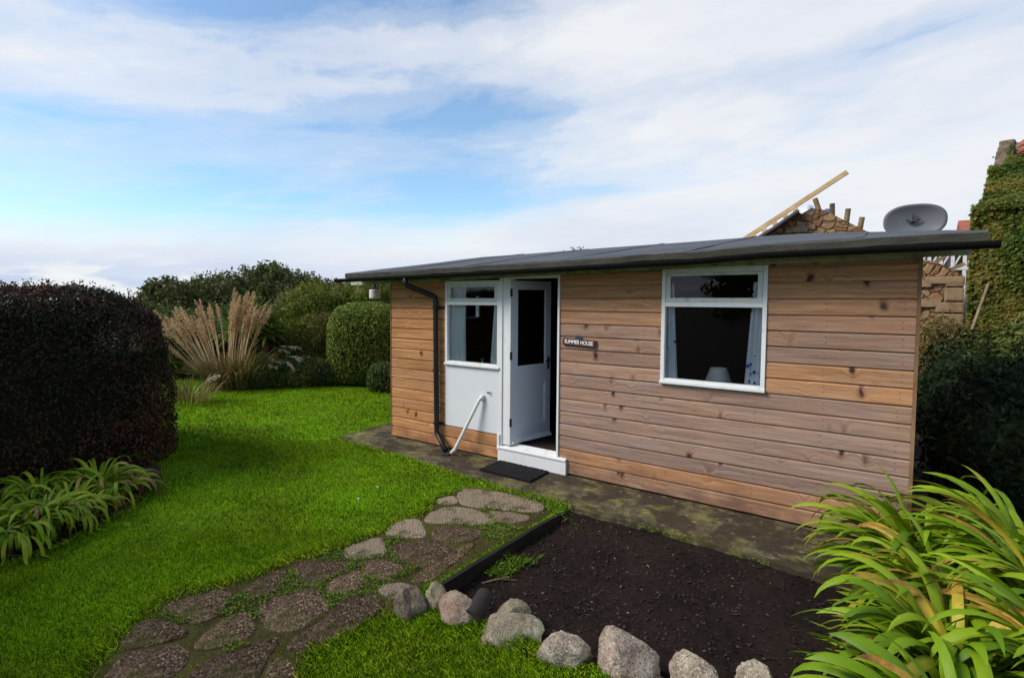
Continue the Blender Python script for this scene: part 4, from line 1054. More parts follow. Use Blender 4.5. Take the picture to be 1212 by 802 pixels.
# pantile roof, each course a wavy strip
mb = MB(); sl = math.hypot(run, rz - ez); nC = 10
dy, dz = run / sl, (rz - ez) / sl; nyv, nzv = -dz, dy
for c in range(nC):
    s0 = sl * c / nC; s1 = sl * (c + 1.12) / nC; s1 = min(s1, sl); nn = 140; vs = []; fs = []
    for i in range(nn + 1):
        x = .2 + 4.2 * i / nn; h = .028 * math.sin(x * 2 * math.pi / .22) + .045
        for s_, lift in ((s0, .03), (s1, 0)):
            vs.append((x, s_ * dy + nyv * (h + lift), ez + s_ * dz + nzv * (h + lift)))
        vs.append((x, s0 * dy + nyv * (h + .008), ez + s0 * dz + nzv * (h + .008)))
    for i in range(nn): k = 3 * i; fs += [(k, k + 3, k + 4, k + 1), (k + 2, k + 5, k + 3, k)]
    mb.add(vs, fs)
mb.build('roof', M['pantile'], IH, smooth=False)
mb = MB(); mb.tube([(-.02 + .34 * i, run, rz - .09) for i in range(14)], [.10, .105] * 7, 12); mb.build('ridge_tile', M['quoin'], IH)
# ivy: leaves over wall and lower roof
n = 60000; u = RNG.random(n) * 2.2 - .12; s_ = RNG.random(n); C = np.zeros((n, 3)); Nn = np.zeros((n, 3))
kind = RNG.random(n); wallm = kind < .55; gab = (kind >= .55) & (kind < .75); rf = kind >= .75
thick = .06 + .16 * np.clip(fbm(np.c_[u * 1.6, s_ * 5, kind * 0], 1., 9) + .3, 0, 1)
C[wallm] = np.c_[u, -thick * RNG.random(n), s_ * (ez + .25)][wallm]; Nn[wallm] = (0, -1, .35)
yy = RNG.random(n) * run * 1.5 - .1; zt = ez + (rz - ez) * np.clip(yy / run, 0, 1) * .9
C[gab] = np.c_[-.02 - thick * .5 * RNG.random(n), yy, s_ * zt][gab]; Nn[gab] = (-1, 0, .35)
t = s_ * .86; C[rf] = np.c_[u, t * run + nyv * (.085 + thick * (1.1 - .6 * t)), ez + t * (rz - ez) + nzv * (.085 + thick * (1.1 - .6 * t))][rf]; Nn[rf] = (0, nyv, nzv + .3)
drop = rf & ((t > .84 - .14 * (u > .14) + .03 * np.sin(u * 9) + .02 * np.sin(u * 23)) | (u < -.05 + .16 * (t > .6)))
C, Nn = C[~drop], Nn[~drop]
V, Fq = leaf_quads(C, Nn, .062, .05, jitter=.8)
iv = link('ivy', np_mesh('ivy', V, Fq), L['ivy']); iv.location = IH.location; iv.rotation_euler = IH.rotation_euler
tag(iv, 'thick green and rusty ivy climbing over the stone house wall and roof', 'ivy')
# small red roofed outbuilding far behind
rp = at_y(1160, 272, 13.)
OB = empty('outbuilding', (float(rp[0]), 13., 0)); tag(OB, 'small far outbuilding with a red roof, just left of the ivy', 'outbuilding')
zt_ = float(at_y(1150, 260, 13.)[2]); mb = MB(); mb.box(-.25, 1.6, 0, 2, -.1, zt_ - .55); mb.build('wall', M['rubble'], OB)
mb = MB(); mb.prism([(-.3, -.15, zt_ - .56), (-.3, 1, zt_ + .1), (-.3, 2.15, zt_ - .56)], (2.2, 0, 0)); mb.build('roof', M['pantile'], OB)
# pole leaning in the gap
A = at_y(1157, 372, 5.3); B = at_y(1170, 336, 5.5); wood('leaning_pole', A - (B - A) * .5, B, .03, .03, M['oldwood'], 'pale wooden pole leaning against the ivy in the dark gap', 'pole')

# ------------------------------------------------------------------ dark shrubs right of the house
def bl(px, py, y, r, rz=None): p = at_y(px, py, y); return (float(p[0]), float(p[1]), float(p[2]), r, r * .9, rz or r)
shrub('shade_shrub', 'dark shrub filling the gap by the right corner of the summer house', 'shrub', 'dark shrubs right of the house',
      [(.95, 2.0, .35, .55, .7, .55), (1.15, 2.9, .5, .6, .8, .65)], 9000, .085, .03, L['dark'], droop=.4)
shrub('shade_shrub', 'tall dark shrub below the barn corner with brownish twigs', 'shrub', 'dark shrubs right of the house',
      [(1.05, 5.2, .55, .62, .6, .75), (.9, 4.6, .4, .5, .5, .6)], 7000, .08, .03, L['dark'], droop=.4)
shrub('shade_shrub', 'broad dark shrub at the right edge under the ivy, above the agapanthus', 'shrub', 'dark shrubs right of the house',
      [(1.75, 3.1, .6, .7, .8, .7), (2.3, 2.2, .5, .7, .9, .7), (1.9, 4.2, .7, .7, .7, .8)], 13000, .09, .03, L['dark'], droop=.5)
shrub('shade_shrub', 'lighter ferny shrub beside the ivy covered wall', 'shrub', 'dark shrubs right of the house',
      [(1.75, 5.3, .95, .55, .5, .6)], 5000, .10, .03, L['low'], droop=.5)
mb = MB()
o = shrub('dry_bramble', 'dry brown bramble tangle at the foot of the barn corner', 'shrub', None, [(float(at_y(1112, 408, 8.6)[0]), 8.6, 1.0, .42, .3, .5)], 2500, .10, .018, L['pampasleaf'], core=0)

# ------------------------------------------------------------------ left hedge: long clipped box with rounded edges
def box_hedge(name, label, x0, x1, y0, y1, h, n, ln, wd, mat, rnd=.35, noise=.08, group=None, spray=.03, cat='hedge'):
    cx, cy = (x0 + x1) / 2, (y0 + y1) / 2; hx, hy = (x1 - x0) / 2, (y1 - y0) / 2
    t = empty(name, (cx, cy, 0)); tag(t, label, cat, group)
    def surf(m):
        a = np.array([2 * hx * h, 2 * hx * h, 2 * hy * h, 2 * hy * h, 4 * hx * hy]); f = RNG.choice(5, m, p=a / a.sum()); U = RNG.random((m, 2)) * 2 - 1
        P = np.zeros((m, 3))
        for k in range(5):
            s = f == k
            if k < 2: P[s] = np.c_[U[s, 0] * hx, np.full(s.sum(), hy * (1 if k else -1)), (U[s, 1] + 1) / 2 * h]
            elif k < 4: P[s] = np.c_[np.full(s.sum(), hx * (1 if k == 3 else -1)), U[s, 0] * hy, (U[s, 1] + 1) / 2 * h]
            else: P[s] = np.c_[U[s, 0] * hx, U[s, 1] * hy, np.full(s.sum(), h)]
        return P
    def roundit(P, r, k=1.):
        q = np.abs(P[:, :2]); inner = np.array([max(hx - r, .01), max(hy - r, .01)]); c = np.minimum(q, inner) * np.sign(P[:, :2]); cz = np.minimum(P[:, 2], h - r)
        C = np.c_[c, cz]; d = P - C; l = np.linalg.norm(d, axis=1, keepdims=True); N = d / np.maximum(l, 1e-6)
        return C + N * np.minimum(l, r * 1.0) * k + N * (0 if k < 1 else 0), N
    P = surf(n); Q, N = roundit(P, rnd)
    Q += N * (noise * fbm(P, 1.7, 2)[:, None] * 1.4 + noise * .6 * fbm(P, 5, 4)[:, None]) - N * (spray * 3 * RNG.random((n, 1)) ** 2) + RNG.normal(size=Q.shape) * spray * .6
    low = 1 - .25 * np.clip(1 - Q[:, 2] / .35, 0, 1); Q[:, :2] *= np.where(True, 1, 1)
    Q = Q[Q[:, 2] > .03]; N = N[:len(Q)] if len(N) == len(Q) else roundit(Q, rnd)[1]
    V, Fq = leaf_quads(Q, N, ln, wd, jitter=1.1)
    # shoots above the top
    m = int(n * .012); S_ = surf(m); S_ = S_[S_[:, 2] > h - .05]; Sq, SN = roundit(S_, rnd); k = 9
    Cs = (Sq[:, None] + np.array([0, 0, 1.]) * (RNG.random((len(Sq), k)) * (.03 + .10 * RNG.random((len(Sq), 1))))[..., None] + RNG.normal(size=(len(Sq), k, 3)) * .012).reshape(-1, 3)
    V2, F2 = leaf_quads(Cs, np.repeat(SN, k, 0), ln * .9, wd * .9, jitter=2.)
    Fq = np.vstack([Fq, F2 + len(V)]); V = np.vstack([V, V2])
    # solid dark filler core; twig brown that also stands for the inner shade
    bm = bmesh.new(); bmesh.ops.create_cube(bm, size=1.); 
    for v in bm.verts: v.co = (v.co.x * (2 * hx - .24), v.co.y * (2 * hy - .24), -.9 + (v.co.z + .5) * (h - .12 + .9))
    bmesh.ops.bevel(bm, geom=bm.edges[:], offset=min(rnd * .8, hx * .5), segments=4, affect='EDGES'); bmesh.ops.triangulate(bm, faces=bm.faces)
    bm.verts.ensure_lookup_table(); bm.verts.index_update(); cv = np.array([v.co[:] for v in bm.verts]); cf = np.array([[v.index for v in f.verts] for f in bm.faces]); bm.free()
    link('crown', np_mesh('crown', V, Fq), mat, t)
    link('twigs', np_mesh('twigs', cv, cf), M['twig'], t)
    return t
box_hedge('clipped_hedge', 'large dark clipped hedge with reddish brown top at the left edge', -8.6, -6.02, -8.5, -2.12, 1.93, 175000, .033, .022, L['hedge'], .8, .09)

# ------------------------------------------------------------------ back hedges and shrubs
def superell(name, label, c, r, h0, n, ln, wd, mat, ex=.55, group=None, rz=0.):
    t = empty(name, (c[0], c[1], 0), rz); tag(t, label, 'shrub', group)
    D = RNG.random((n, 3)) * 2 - 1; ax = RNG.integers(0, 3, n); D[np.arange(n), ax] = np.where(RNG.random(n) < .5, -1., 1.)
    Pq = D / ((np.abs(D) ** (2 / ex)).sum(1, keepdims=True)) ** (ex / 2); N = unit(np.sign(Pq) * np.abs(Pq) ** (2 / ex - 1) / np.array(r))
    rr = 1 + .05 * fbm(D, 3, 5) + .03 * fbm(D, 9, 7) - .16 * RNG.random(n) ** 1.6 + .05 * (RNG.random(n) > .985) * RNG.random(n)
    C = Pq * np.array(r) * rr[:, None] + np.array([0, 0, h0]); keep = C[:, 2] > .02; C, N = C[keep], N[keep]
    V, Fq = leaf_quads(C, N, ln, wd, jitter=1.)
    cv, cf = blob_core([(0, 0, 0, 1, 1, 1)], 1., 24); cv = np.sign(cv) * np.abs(cv) ** ex * np.array(r) * .93 + np.array([0, 0, h0])
    bad = blob_core([(0, 0, 5, 1, 1, 1)], 1., 24)[0] - np.array([0, 0, 5]); cv = np.sign(bad) * np.abs(bad) ** ex * np.array(r) * .85 + np.array([0, 0, h0]); cv[:, 2] = np.maximum(cv[:, 2], .01)
    link('crown', np_mesh('crown', V, Fq), mat, t); link('twigs', np_mesh('twigs', cv, cf), M['twig'], t); return t  # solid dark core: twig brown with the inner shade put into its colour
superell('clipped_shrub', 'big rounded clipped green shrub left of the summer house', (-8.58, 3.0), (.82, .82, .92), .82, 42000, .045, .028, L['privet'], .62, 'clipped shrubs left of the house', rad(38))
superell('clipped_shrub', 'small low clipped shrub at the house corner in front of the big rounded one', (-7.5, 2.55), (.42, .42, .36), .2, 6000, .05, .02, L['low'], .7, 'clipped shrubs left of the house', rad(38))
superell('clipped_shrub', 'dense dark shrub close behind the left end of the summer house', (-8.2, 4.8), (.9, .9, 1.0), .95, 12000, .06, .035, L['low'], .75, 'clipped shrubs left of the house', rad(38))

# low dark hedge along the far lawn edge
la = at_z(283, 463); lb = at_z(425, 457); dd = lb - la; ln_ = float(np.hypot(dd[0], dd[1])); bls = []
for i in range(9):
    q = la + dd * (i / 8); bls.append((float(q[0] - .25), float(q[1] + .3), .2, .34, .34, .38 + .06 * math.sin(i * 1.9)))
shrub('low_hedge', 'low dark hedge along the far edge of the lawn', 'hedge', None, bls, 17000, .075, .022, L['low'], noise=.12, droop=-.4)

def dblobs(lst): 
    r_ = []
    for (px, py, d, r) in lst: p = at_d(px, py, d); r_.append((float(p[0]), float(p[1]), float(p[2]), r, r, r))
    return r_
# bamboo like yellow-green shrubs
shrub('bamboo_clump', 'tall yellow green bamboo clump behind the low hedge', 'bamboo', 'bamboo behind the lawn', dblobs([(352, 372, 13, .55), (372, 362, 13, .5), (345, 400, 12.6, .5), (375, 395, 12.6, .5), (360, 425, 12.6, .55), (390, 425, 12.6, .45)]), 16000, .12, .022, L['bamboo'], droop=.6, spikes=160)
shrub('bamboo_clump', 'paler bamboo clump showing above the rounded clipped shrub', 'bamboo', 'bamboo behind the lawn', dblobs([(405, 357, 13.6, .42), (430, 352, 13.6, .5), (450, 352, 13.6, .4), (420, 395, 13.6, .6), (450, 400, 13.6, .6)]), 10000, .11, .022, L['bamboo'], droop=.5, spikes=90)
shrub('bamboo_clump', 'mid green leafy clump between the spiky yuccas and the bamboo', 'shrub', 'bamboo behind the lawn', dblobs([(322, 385, 12.8, .42), (318, 410, 12.4, .5), (335, 430, 12.2, .45)]), 8000, .10, .03, L['low'], droop=.3, spikes=60)
shrub('leafy_shrub', 'dark leafy shrub filling in behind the pampas and the hedge corner', 'shrub', None, dblobs([(205, 395, 12.6, .6), (235, 400, 12.8, .65), (265, 405, 13, .6), (222, 440, 12.6, .6), (250, 440, 12.8, .6), (195, 430, 12.4, .6)]), 12000, .10, .04, L['low'], droop=.2, spikes=40)
# tall dark evergreens on the skyline
EV = [('feathery dark evergreen at the left end of the skyline, just right of the dark hedge', [(186, 352, 17, .45), (203, 350, 17, .5), (176, 362, 17, .4), (200, 385, 17, .9)], 7000),
      ('dark evergreen on the skyline directly behind the pampas plumes', [(232, 355, 18, .6), (250, 350, 18, .65), (270, 345, 18, .6), (240, 385, 18, 1.1), (270, 385, 18, 1.1)], 12000),
      ('tallest dark evergreen on the skyline above the yuccas', [(300, 340, 18.5, .65), (322, 334, 18.5, .6), (342, 338, 18.5, .55), (310, 375, 18.5, 1.2), (345, 375, 18.5, 1.1)], 14000),
      ('thin topped greyish evergreen on the skyline next to the roof end', [(365, 342, 19, .5), (385, 348, 19, .5), (400, 352, 19, .5), (380, 380, 19, 1.1)], 8000)]
for lab, bs, n in EV:
    shrub('evergreen_tree', lab, 'tree', 'evergreens on the skyline', dblobs(bs), n, .13, .06, L['ever'], spikes=120, noise=.3, depth=.45)
shrub('evergreen_tree', 'shadowy evergreen behind the left end of the felt roof', 'tree', 'evergreens on the skyline', dblobs([(425, 352, 16, .5), (455, 352, 16, .6), (440, 385, 16, 1.)]), 7000, .11, .05, L['ever'], spikes=60, noise=.3)
# tree tops peeping over the felt roof
p = at_y(683, 297, 15.); TR = empty('far_tree', (float(p[0]), 15., 0)); tag(TR, 'distant tree whose sparse top twigs peep over the felt roof', 'tree')
zt_ = float(p[2]); blob_crown('crown', [(-.35, 0, zt_ - .32, .3, .3, .34), (.05, 0, zt_ - .3, .34, .3, .40), (.45, .1, zt_ - .36, .26, .3, .34), (0, 0, zt_ - 1.2, 1.1, 1., .9)], 4200, .12, .05, L['ever'], TR, noise=.4, depth=.6, spikes=16, core=.4)
trunk('trunk', (0, 0, -.15), (0, 0, zt_ - .4), .1, TR, [(-.35, 0, zt_ - .3), (.4, .1, zt_ - .3)])

shrub('out_of_view_tree', 'unseen leafy tree added behind the viewer to shade the near lawn', 'tree', None,  # added out of view so its crown shades the near grass
      [(-9.4, -8.6, 4.6, 1.9, 1.9, 1.7), (-8.0, -9.6, 5.2, 1.8, 1.8, 1.6), (-7.4, -8.2, 4.0, 1.5, 1.5, 1.3), (-9.0, -10.4, 4.4, 1.7, 1.7, 1.5), (-6.6, -9.4, 4.4, 1.5, 1.5, 1.3)], 9000, .24, .13, L['ever'], core=.35, depth=.8)
shrub('out_of_view_tree', 'small leafy tree reflected in the upper pane of the large window', 'tree', None,
      [(-2.9, -12.2, 2.5, .8, .8, 1.0), (-2.2, -12.6, 2.9, .9, .9, 1.1), (-3.3, -12.8, 2.0, .8, .8, .8), (-1.4, -12.6, 2.3, .8, .8, .9)], 3500, .2, .1, L['ever'], core=.4, depth=.8)
# yucca / cordyline heads
def yucca(px, py, d, ln, n, label):
    p = at_d(px, py, d); t = empty('yucca', (float(p[0]), float(p[1]), 0)); tag(t, label, 'yucca', 'yuccas behind the pampas')
    sp = []
    for i in range(n):
        az = random.uniform(0, 2 * math.pi); e = random.uniform(-.5, 1.45); sp.append(((0, 0, float(p[2]) + random.uniform(-.08, .08)), az, ln * random.uniform(.75, 1.1), .045, e, random.uniform(.1, .7), 0, random.random() * (.75 if e > -.1 else 1.)))
    V, Fq, at_ = ribbon_set(sp, 5); link('leaves', np_mesh('leaves', V, Fq, at_), L['yucca'], t)
    trunk('trunk', (0, 0, -.1), (0, 0, float(p[2])), .09, t)
yucca(293, 384, 11.9, .78, 190, 'large spiky yucca head right behind the pampas plumes')
yucca(316, 394, 11.9, .62, 140, 'smaller spiky yucca head to the right of the large one')
yucca(276, 392, 12.2, .7, 130, 'spiky yucca head half hidden by the pampas stems')

# ------------------------------------------------------------------ pampas grass
def plume_mesh(b, az, lean, ln, pl, pw, dens, bend):
    """stalk + feathery plume; returns V,F"""
    V = []; Fq = []; p = np.array(b, float); e = lean; pts = []
    st = ln / 12
    for i in range(13):
        pts.append(p.copy()); p = p + st * np.array([math.cos(az) * math.cos(e), math.sin(az) * math.cos(e), math.sin(e)]); e -= bend * (i / 12) ** 2 / 4
    pts = np.array(pts)
    for i in range(12):
        w = .0085; s = np.array([-math.sin(az), math.cos(az), 0]) * w; k = len(V)
        V += [pts[i] - s, pts[i] + s, pts[i + 1] + s, pts[i + 1] - s]; Fq.append((k, k + 1, k + 2, k + 3))
    L_ = np.linspace(0, 1, 13); n = dens
    u = 1 - pl / ln * RNG.random(n); P = np.stack([np.interp(u, L_, pts[:, k]) for k in range(3)], 1); P2 = np.stack([np.interp(np.minimum(u + .03, 1), L_, pts[:, k]) for k in range(3)], 1)
    T = unit(P2 - P + 1e-6); q = (u - (1 - pl / ln)) / (pl / ln); wid = pw * np.sin(np.clip(q * .93 + .07, 0, 1) * math.pi) ** .7
    D = unit(T * 1.6 + RNG.normal(size=(n, 3)) * .75); D[:, 2] -= .1
    ll = (.5 + wid / pw)[:, None] * .055; sd = unit(np.cross(D, RNG.normal(size=(n, 3)))) * .0065
    P = P + RNG.normal(size=(n, 3)) * (wid * .32)[:, None]
    V2 = np.stack([P - sd, P + sd, P + D * ll + sd * .3, P + D * ll - sd * .3], 1).reshape(-1, 3)
    V = np.vstack([np.array(V), V2]); Fq = np.vstack([np.array(Fq), np.arange(4 * n).reshape(n, 4) + 48])
    return V, Fq
def pampas(name, label, c, plumes, nleaf, leaflen, mats, group=None):
    t = empty(name, (c[0], c[1], 0)); tag(t, label, 'pampas grass', group); sp = []
    for i in range(nleaf):
        az = random.uniform(0, 2 * math.pi); r = random.random() ** .5 * .38
        sp.append(((r * math.cos(az), r * math.sin(az), 0), az + random.uniform(-.5, .5), leaflen * random.uniform(.6, 1.2), .012, random.uniform(.9, 1.5), random.uniform(.5, 2.2), 0, 0))
    V, Fq, _ = ribbon_set(sp, 7); link('leaves', np_mesh('leaves', V, Fq), mats[0], t)
    for (b, az, lean, ln, pl, pw, dens, bend) in plumes:
        V, Fq = plume_mesh(b, az, lean, ln, pl, pw, dens, bend); link('plume', np_mesh('plume', V, Fq), mats[1], t)
    return t
rp = random.Random(21); pc = at_d(268, 464, 11.0); pl = []
raz = math.atan2(R_[1], R_[0])
for i in range(98):
    s = rp.uniform(-1, 1) ** 1; az = raz if s > 0 else raz + math.pi; az += rp.uniform(-.7, .7)
    lean = math.pi / 2 - abs(s) * (.30 if s > 0 else .80) - rp.uniform(0, .06); ln = rp.uniform(1.35, 2.05) * (1 - .08 * abs(s))
    pl.append(((s * .3 * math.cos(raz), s * .3 * math.sin(raz), .05), az, lean, ln, rp.uniform(.36, .52), .019, 120, rp.uniform(.05, .45)))
pampas('pampas_grass', 'tall tan pampas grass with upright feathery plumes at the far lawn edge', pc, pl, 620, .85, (L['pampasleaf'], L['plume']), 'pampas grasses')
pl = []
for i in range(11):
    s = rp.uniform(.2, 1); az = raz + rp.uniform(-.5, .5); pl.append(((0, 0, .05), az, rp.uniform(.55, 1.0), rp.uniform(.9, 1.5), rp.uniform(.2, .3), .010, 34, rp.uniform(1.6, 2.6)))
pampas('pampas_grass', 'drooping grass with arching stems and silvery white plumes, right of the tan pampas', at_d(288, 462, 11.0), pl, 260, .9, (L['pampasleaf'], L['plumeW']), 'pampas grasses')
pl = [((0, 0, .05), raz + math.pi * rp.uniform(-.1, .25), .9, rp.uniform(.5, .75), .2, .010, 36, 1.3) for i in range(3)]
pampas('pampas_grass', 'small tuft of bent pale plumes at the foot of the dark hedge corner', at_d(224, 468, 9.4), pl, 120, .5, (L['pampasleaf'], L['plumeW']), 'pampas grasses')

# ------------------------------------------------------------------ agapanthus
def agapanthus(x, y, z, n, ln, wd, e_rng, bend, mat, label, group, agep=.18, biasaz=None, spread=.10):
    sp = []
    for i in range(n):
        az = random.uniform(0, 2 * math.pi)
        if biasaz is not None and random.random() < .45: az = biasaz + random.gauss(0, .7)
        r = random.random() ** .5 * spread
        age = random.random() * .70 if random.random() > agep else random.uniform(.72, 1.)
        sp.append(((r * math.cos(az), r * math.sin(az), .01), az, ln * random.uniform(.65, 1.12), wd * random.uniform(.75, 1.2), random.uniform(*e_rng), bend * random.uniform(.6, 1.35), random.uniform(-.9, .9), age))
    V, Fq, at_ = ribbon_set(sp, 12); o = link('agapanthus', np_mesh('agapanthus', V, Fq, at_, smooth=True), mat); o.location = (x, y, z)
    return tag(o, label, 'agapanthus', group)
GR = 'agapanthus plants beside the soil bed'
waz = math.pi * .98
RP = [(.30, -.62, .08, 92, .72, .044, 'bright green agapanthus nearest the house corner, leaning over the concrete'),
      (.80, -.42, .12, 78, .84, .046, 'agapanthus at the right behind, with upright leaf tips against the dark shrubs'),
      (.40, -1.16, .06, 96, .68, .045, 'agapanthus with leaves drooping over the dark soil, below the house corner plant'),
      (.84, -1.02, .10, 90, .78, .046, 'agapanthus at the right edge with several orange brown dead leaves'),
      (.36, -1.72, .05, 86, .64, .046, 'agapanthus with arching yellow tipped leaves in the middle of the clump'),
      (.80, -1.68, .08, 80, .72, .048, 'broad leaved agapanthus at the lower right edge'),
      (.34, -2.34, .03, 84, .60, .048, 'nearest agapanthus at the bottom right with wide leaves reaching over the soil')]
for (x, y, z, n, ln, wd, lab) in RP:
    agapanthus(x, y, z, n, ln, wd, (.5, 1.42), 2.2, L['agaR'], lab, GR, .085, waz)
GL = 'drooping agapanthus below the dark hedge'
LP_ = [((150, 592), .50, 'drooping agapanthus at the right tip of the left border, browned at its base'), ((128, 590), .58, 'tallest agapanthus of the left border, behind the tip plant'), ((98, 618), .54, 'agapanthus mid border on the left with a long yellow leaf touching the lawn'),
       ((62, 632), .52, 'left border agapanthus with split drooping leaves, third from the left edge'), ((30, 648), .5, 'agapanthus near the left edge above bare dead leaf litter'), ((-8, 652), .55, 'agapanthus cut by the left edge of the picture'), ((60, 600), .5, 'agapanthus at the back of the left border against the hedge foot')]
for (px, py), ln, lab in LP_:
    q = at_z(px - 12, py); agapanthus(float(q[0]), float(q[1]), .012, 84, ln * .98, .028, (.85, 1.52), 3.7, L['agaL'], lab, GL, .07)
# dead leaves under them: litter
n = 420; q = [at_z(random.uniform(-10, 165), 0, 0) if False else None for _ in range(0)]
C = []
for _ in range(n):
    t = random.random(); px = 5 + 165 * t; py = 660 - 75 * t + random.uniform(-22, 8); w = at_z(px, py); C.append((w[0], w[1], .02 + random.random() * .03))
V, Fq = leaf_quads(np.array(C), np.tile((0, 0, 1.), (n, 1)), .16, .014, jitter=.5)
o = link('leaf_litter', np_mesh('leaf_litter', V, Fq), L['pampasleaf']); tag(o, 'dry dead leaves under the left agapanthus', 'leaf litter', None, 'stuff')

# ------------------------------------------------------------------ grass blades on the lawn
def blades(P, h, w, tilt=.5):
    n = len(P); az = RNG.random(n) * 2 * math.pi; hh = h * (.5 + .9 * RNG.random(n)); ww = w * (.7 + .6 * RNG.random(n))
    d = np.c_[np.cos(az), np.sin(az), np.zeros(n)]; s = np.c_[-np.sin(az), np.cos(az), np.zeros(n)] * ww[:, None] / 2
    ti = (tilt * RNG.random(n))[:, None]
    mid = P + d * (hh[:, None] * ti * .35) + np.c_[np.zeros((n, 2)), hh * .55]; tip = P + d * (hh[:, None] * ti * 1.1) + np.c_[np.zeros((n, 2)), hh]
    V = np.stack([P - s, P + s, mid + s * .75, tip, mid - s * .75], 1).reshape(-1, 3)
    return V, np.arange(5 * n).reshape(n, 5)
def scatter(poly_px=None, box=None, n=1000):
    return np.c_[RNG.uniform(box[0], box[1], n), RNG.uniform(box[2], box[3], n), np.zeros(n)]
def inview(P, m=60):
    v = P - EYE; z = v @ FD; x = CX + FP * (v @ R_) / np.maximum(z, .1); y = CY - FP * (v @ UD) / np.maximum(z, .1)
    return (z > .5) & (x > -m) & (x < 1212 + m) & (y < 802 + 2 * m), z
lawn_keep = lambda P: inside(P, LAWN) & ~inside(P, BEDL) & ~((P[:, 0] < -6.2) & (P[:, 1] < -2.5) & (P[:, 0] > -8.4))
def off_slabs(P, grow=1.0):
    k = np.ones(len(P), bool)
    for w in SLAB_POLYS:
        c = w.mean(0); k &= ~inside(P, (w - c) * grow + c)
    return k
allV = []; allF = []; off = 0
for (box, dens, h, w, zr) in (((-7, .6, -5.2, -1.), 26000, .013, .0028, (0, 4.3)), ((-9, .6, -5.2, 2), 10000, .015, .0042, (4.3, 7.0)), ((-14, -3, -5, 6), 3600, .018, .0075, (7.0, 14.5))):
    n = int(dens * (box[1] - box[0]) * (box[3] - box[2])); P = scatter(None, box, n)
    iv_, z = inview(P); P = P[iv_ & (z > zr[0]) & (z <= zr[1])]; P = P[lawn_keep(P)]
    onp = inside(P, PATHP); P = P[~onp | ((RNG.random(len(P)) < .035) & off_slabs(P, 1.04))]
    hm = h * (.72 + .75 * vnoise(P, 1.6, 3)); hm = np.where((P[:, 1] < -2.55) & (P[:, 0] > -2.6), hm * 1.9, hm)
    V, Fq = blades(P, hm, w, .9); allV.append(V); allF.append(Fq + off); off += len(V)
# fringe of longer grass at edges: strip edge, path edge, boulder foot, border
def along(poly, n, jit, closed=False):
    A = np.array(poly, float)[:, :2]; B = np.roll(A, -1, 0) if closed else A[1:]; A = A if closed else A[:-1]
    l = np.linalg.norm(B - A, axis=1); k = RNG.choice(len(l), n, p=l / l.sum()); t = RNG.random((n, 1)); P = A[k] + (B[k] - A[k]) * t + RNG.normal(size=(n, 2)) * jit
    return np.c_[P, np.zeros(n)]
P = np.vstack([along(STRIP_EDGE, 2600, .03), along([tuple(p) for p in PATHP[4:-1]], 8000, .035), along(BEDL[:8], 2200, .025), along(BED_LINE[3:10], 7000, .045)])
k, _ = inview(P); P = P[k & off_slabs(P, 1.0) & ~((P[:, 0] > -2.2) & (P[:, 1] < -.9) & (P[:, 1] > -2.66))]
V, Fq = blades(P, .034, .0034, 1.1); allV.append(V); allF.append(Fq + off); off += len(V)
gm = np_mesh('grass', np.vstack(allV), np.vstack(allF))
NB = len(gm.vertices) // 5; nv = unit(np.array([0, 0, 1.]) + .38 * RNG.normal(size=(NB, 3))); gm.normals_split_custom_set_from_vertices(np.repeat(nv, 5, 0).astype('f'))
gr = link('grass', gm, M['grass']); tag(gr, 'short mown green lawn grass', 'grass', None, 'stuff')

# weeds: small round leaves between slabs, along the edging board and the strip
P = scatter(None, (-4.6, -1.9, -4.6, -.8), 60000); P = P[inside(P, PATHP)]; P = P[off_slabs(P, 1.0)]; P = P[vnoise(P, 3.4, 5) > .56][:4600]
E1 = along([(-1.90, -1.15), (-1.93, -1.6), (-1.96, -2.25)], 1500, .05); E1 = E1[(E1[:, 0] > -2.03) & (vnoise(E1, 4., 9) > .5)]; E1[:, 2] = -.085 + .055 * np.clip((E1[:, 1] + 2.6) / 1.7, 0, 1)
E2 = along([(-2.0, -.86), (-1.41, -.775), (-.91, -.795), (-.155, -.875)], 700, .022); E2[:, 2] = -.03; E2 = E2[vnoise(E2, 4, 2) > .52]
E3 = along([(-2.6, -.80), (-2.1, -.88), (-2.06, -1.0)], 900, .06)
P = np.vstack([P, E1, E2, E3]); P[:, 2] += .008 + RNG.random(len(P)) * .022
V, Fq = leaf_quads(P, np.tile((0, 0, 1.), (len(P), 1)), .017, .012, jitter=.8)
E1b = along([(-1.90, -1.1), (-1.93, -1.6), (-1.97, -2.2)], 700, .045); E1b = E1b[(E1b[:, 0] > -2.03) & (vnoise(E1b, 4., 9) > .5)]; E1b[:, 2] = -.085 + .055 * np.clip((E1b[:, 1] + 2.6) / 1.7, 0, 1)
V2, F2 = blades(E1b, .05, .006, 1.2); V2 = V2.reshape(-1, 5, 3)[:, [0, 1, 2, 3]].reshape(-1, 3); F2 = np.arange(len(V2)).reshape(-1, 4)
Fq = np.vstack([Fq, F2 + len(V)]); V = np.vstack([V, V2])
o = link('weeds', np_mesh('weeds', V, Fq), L['weed']); tag(o, 'small green weeds between the slabs and along the edging board', 'weeds', None, 'stuff')

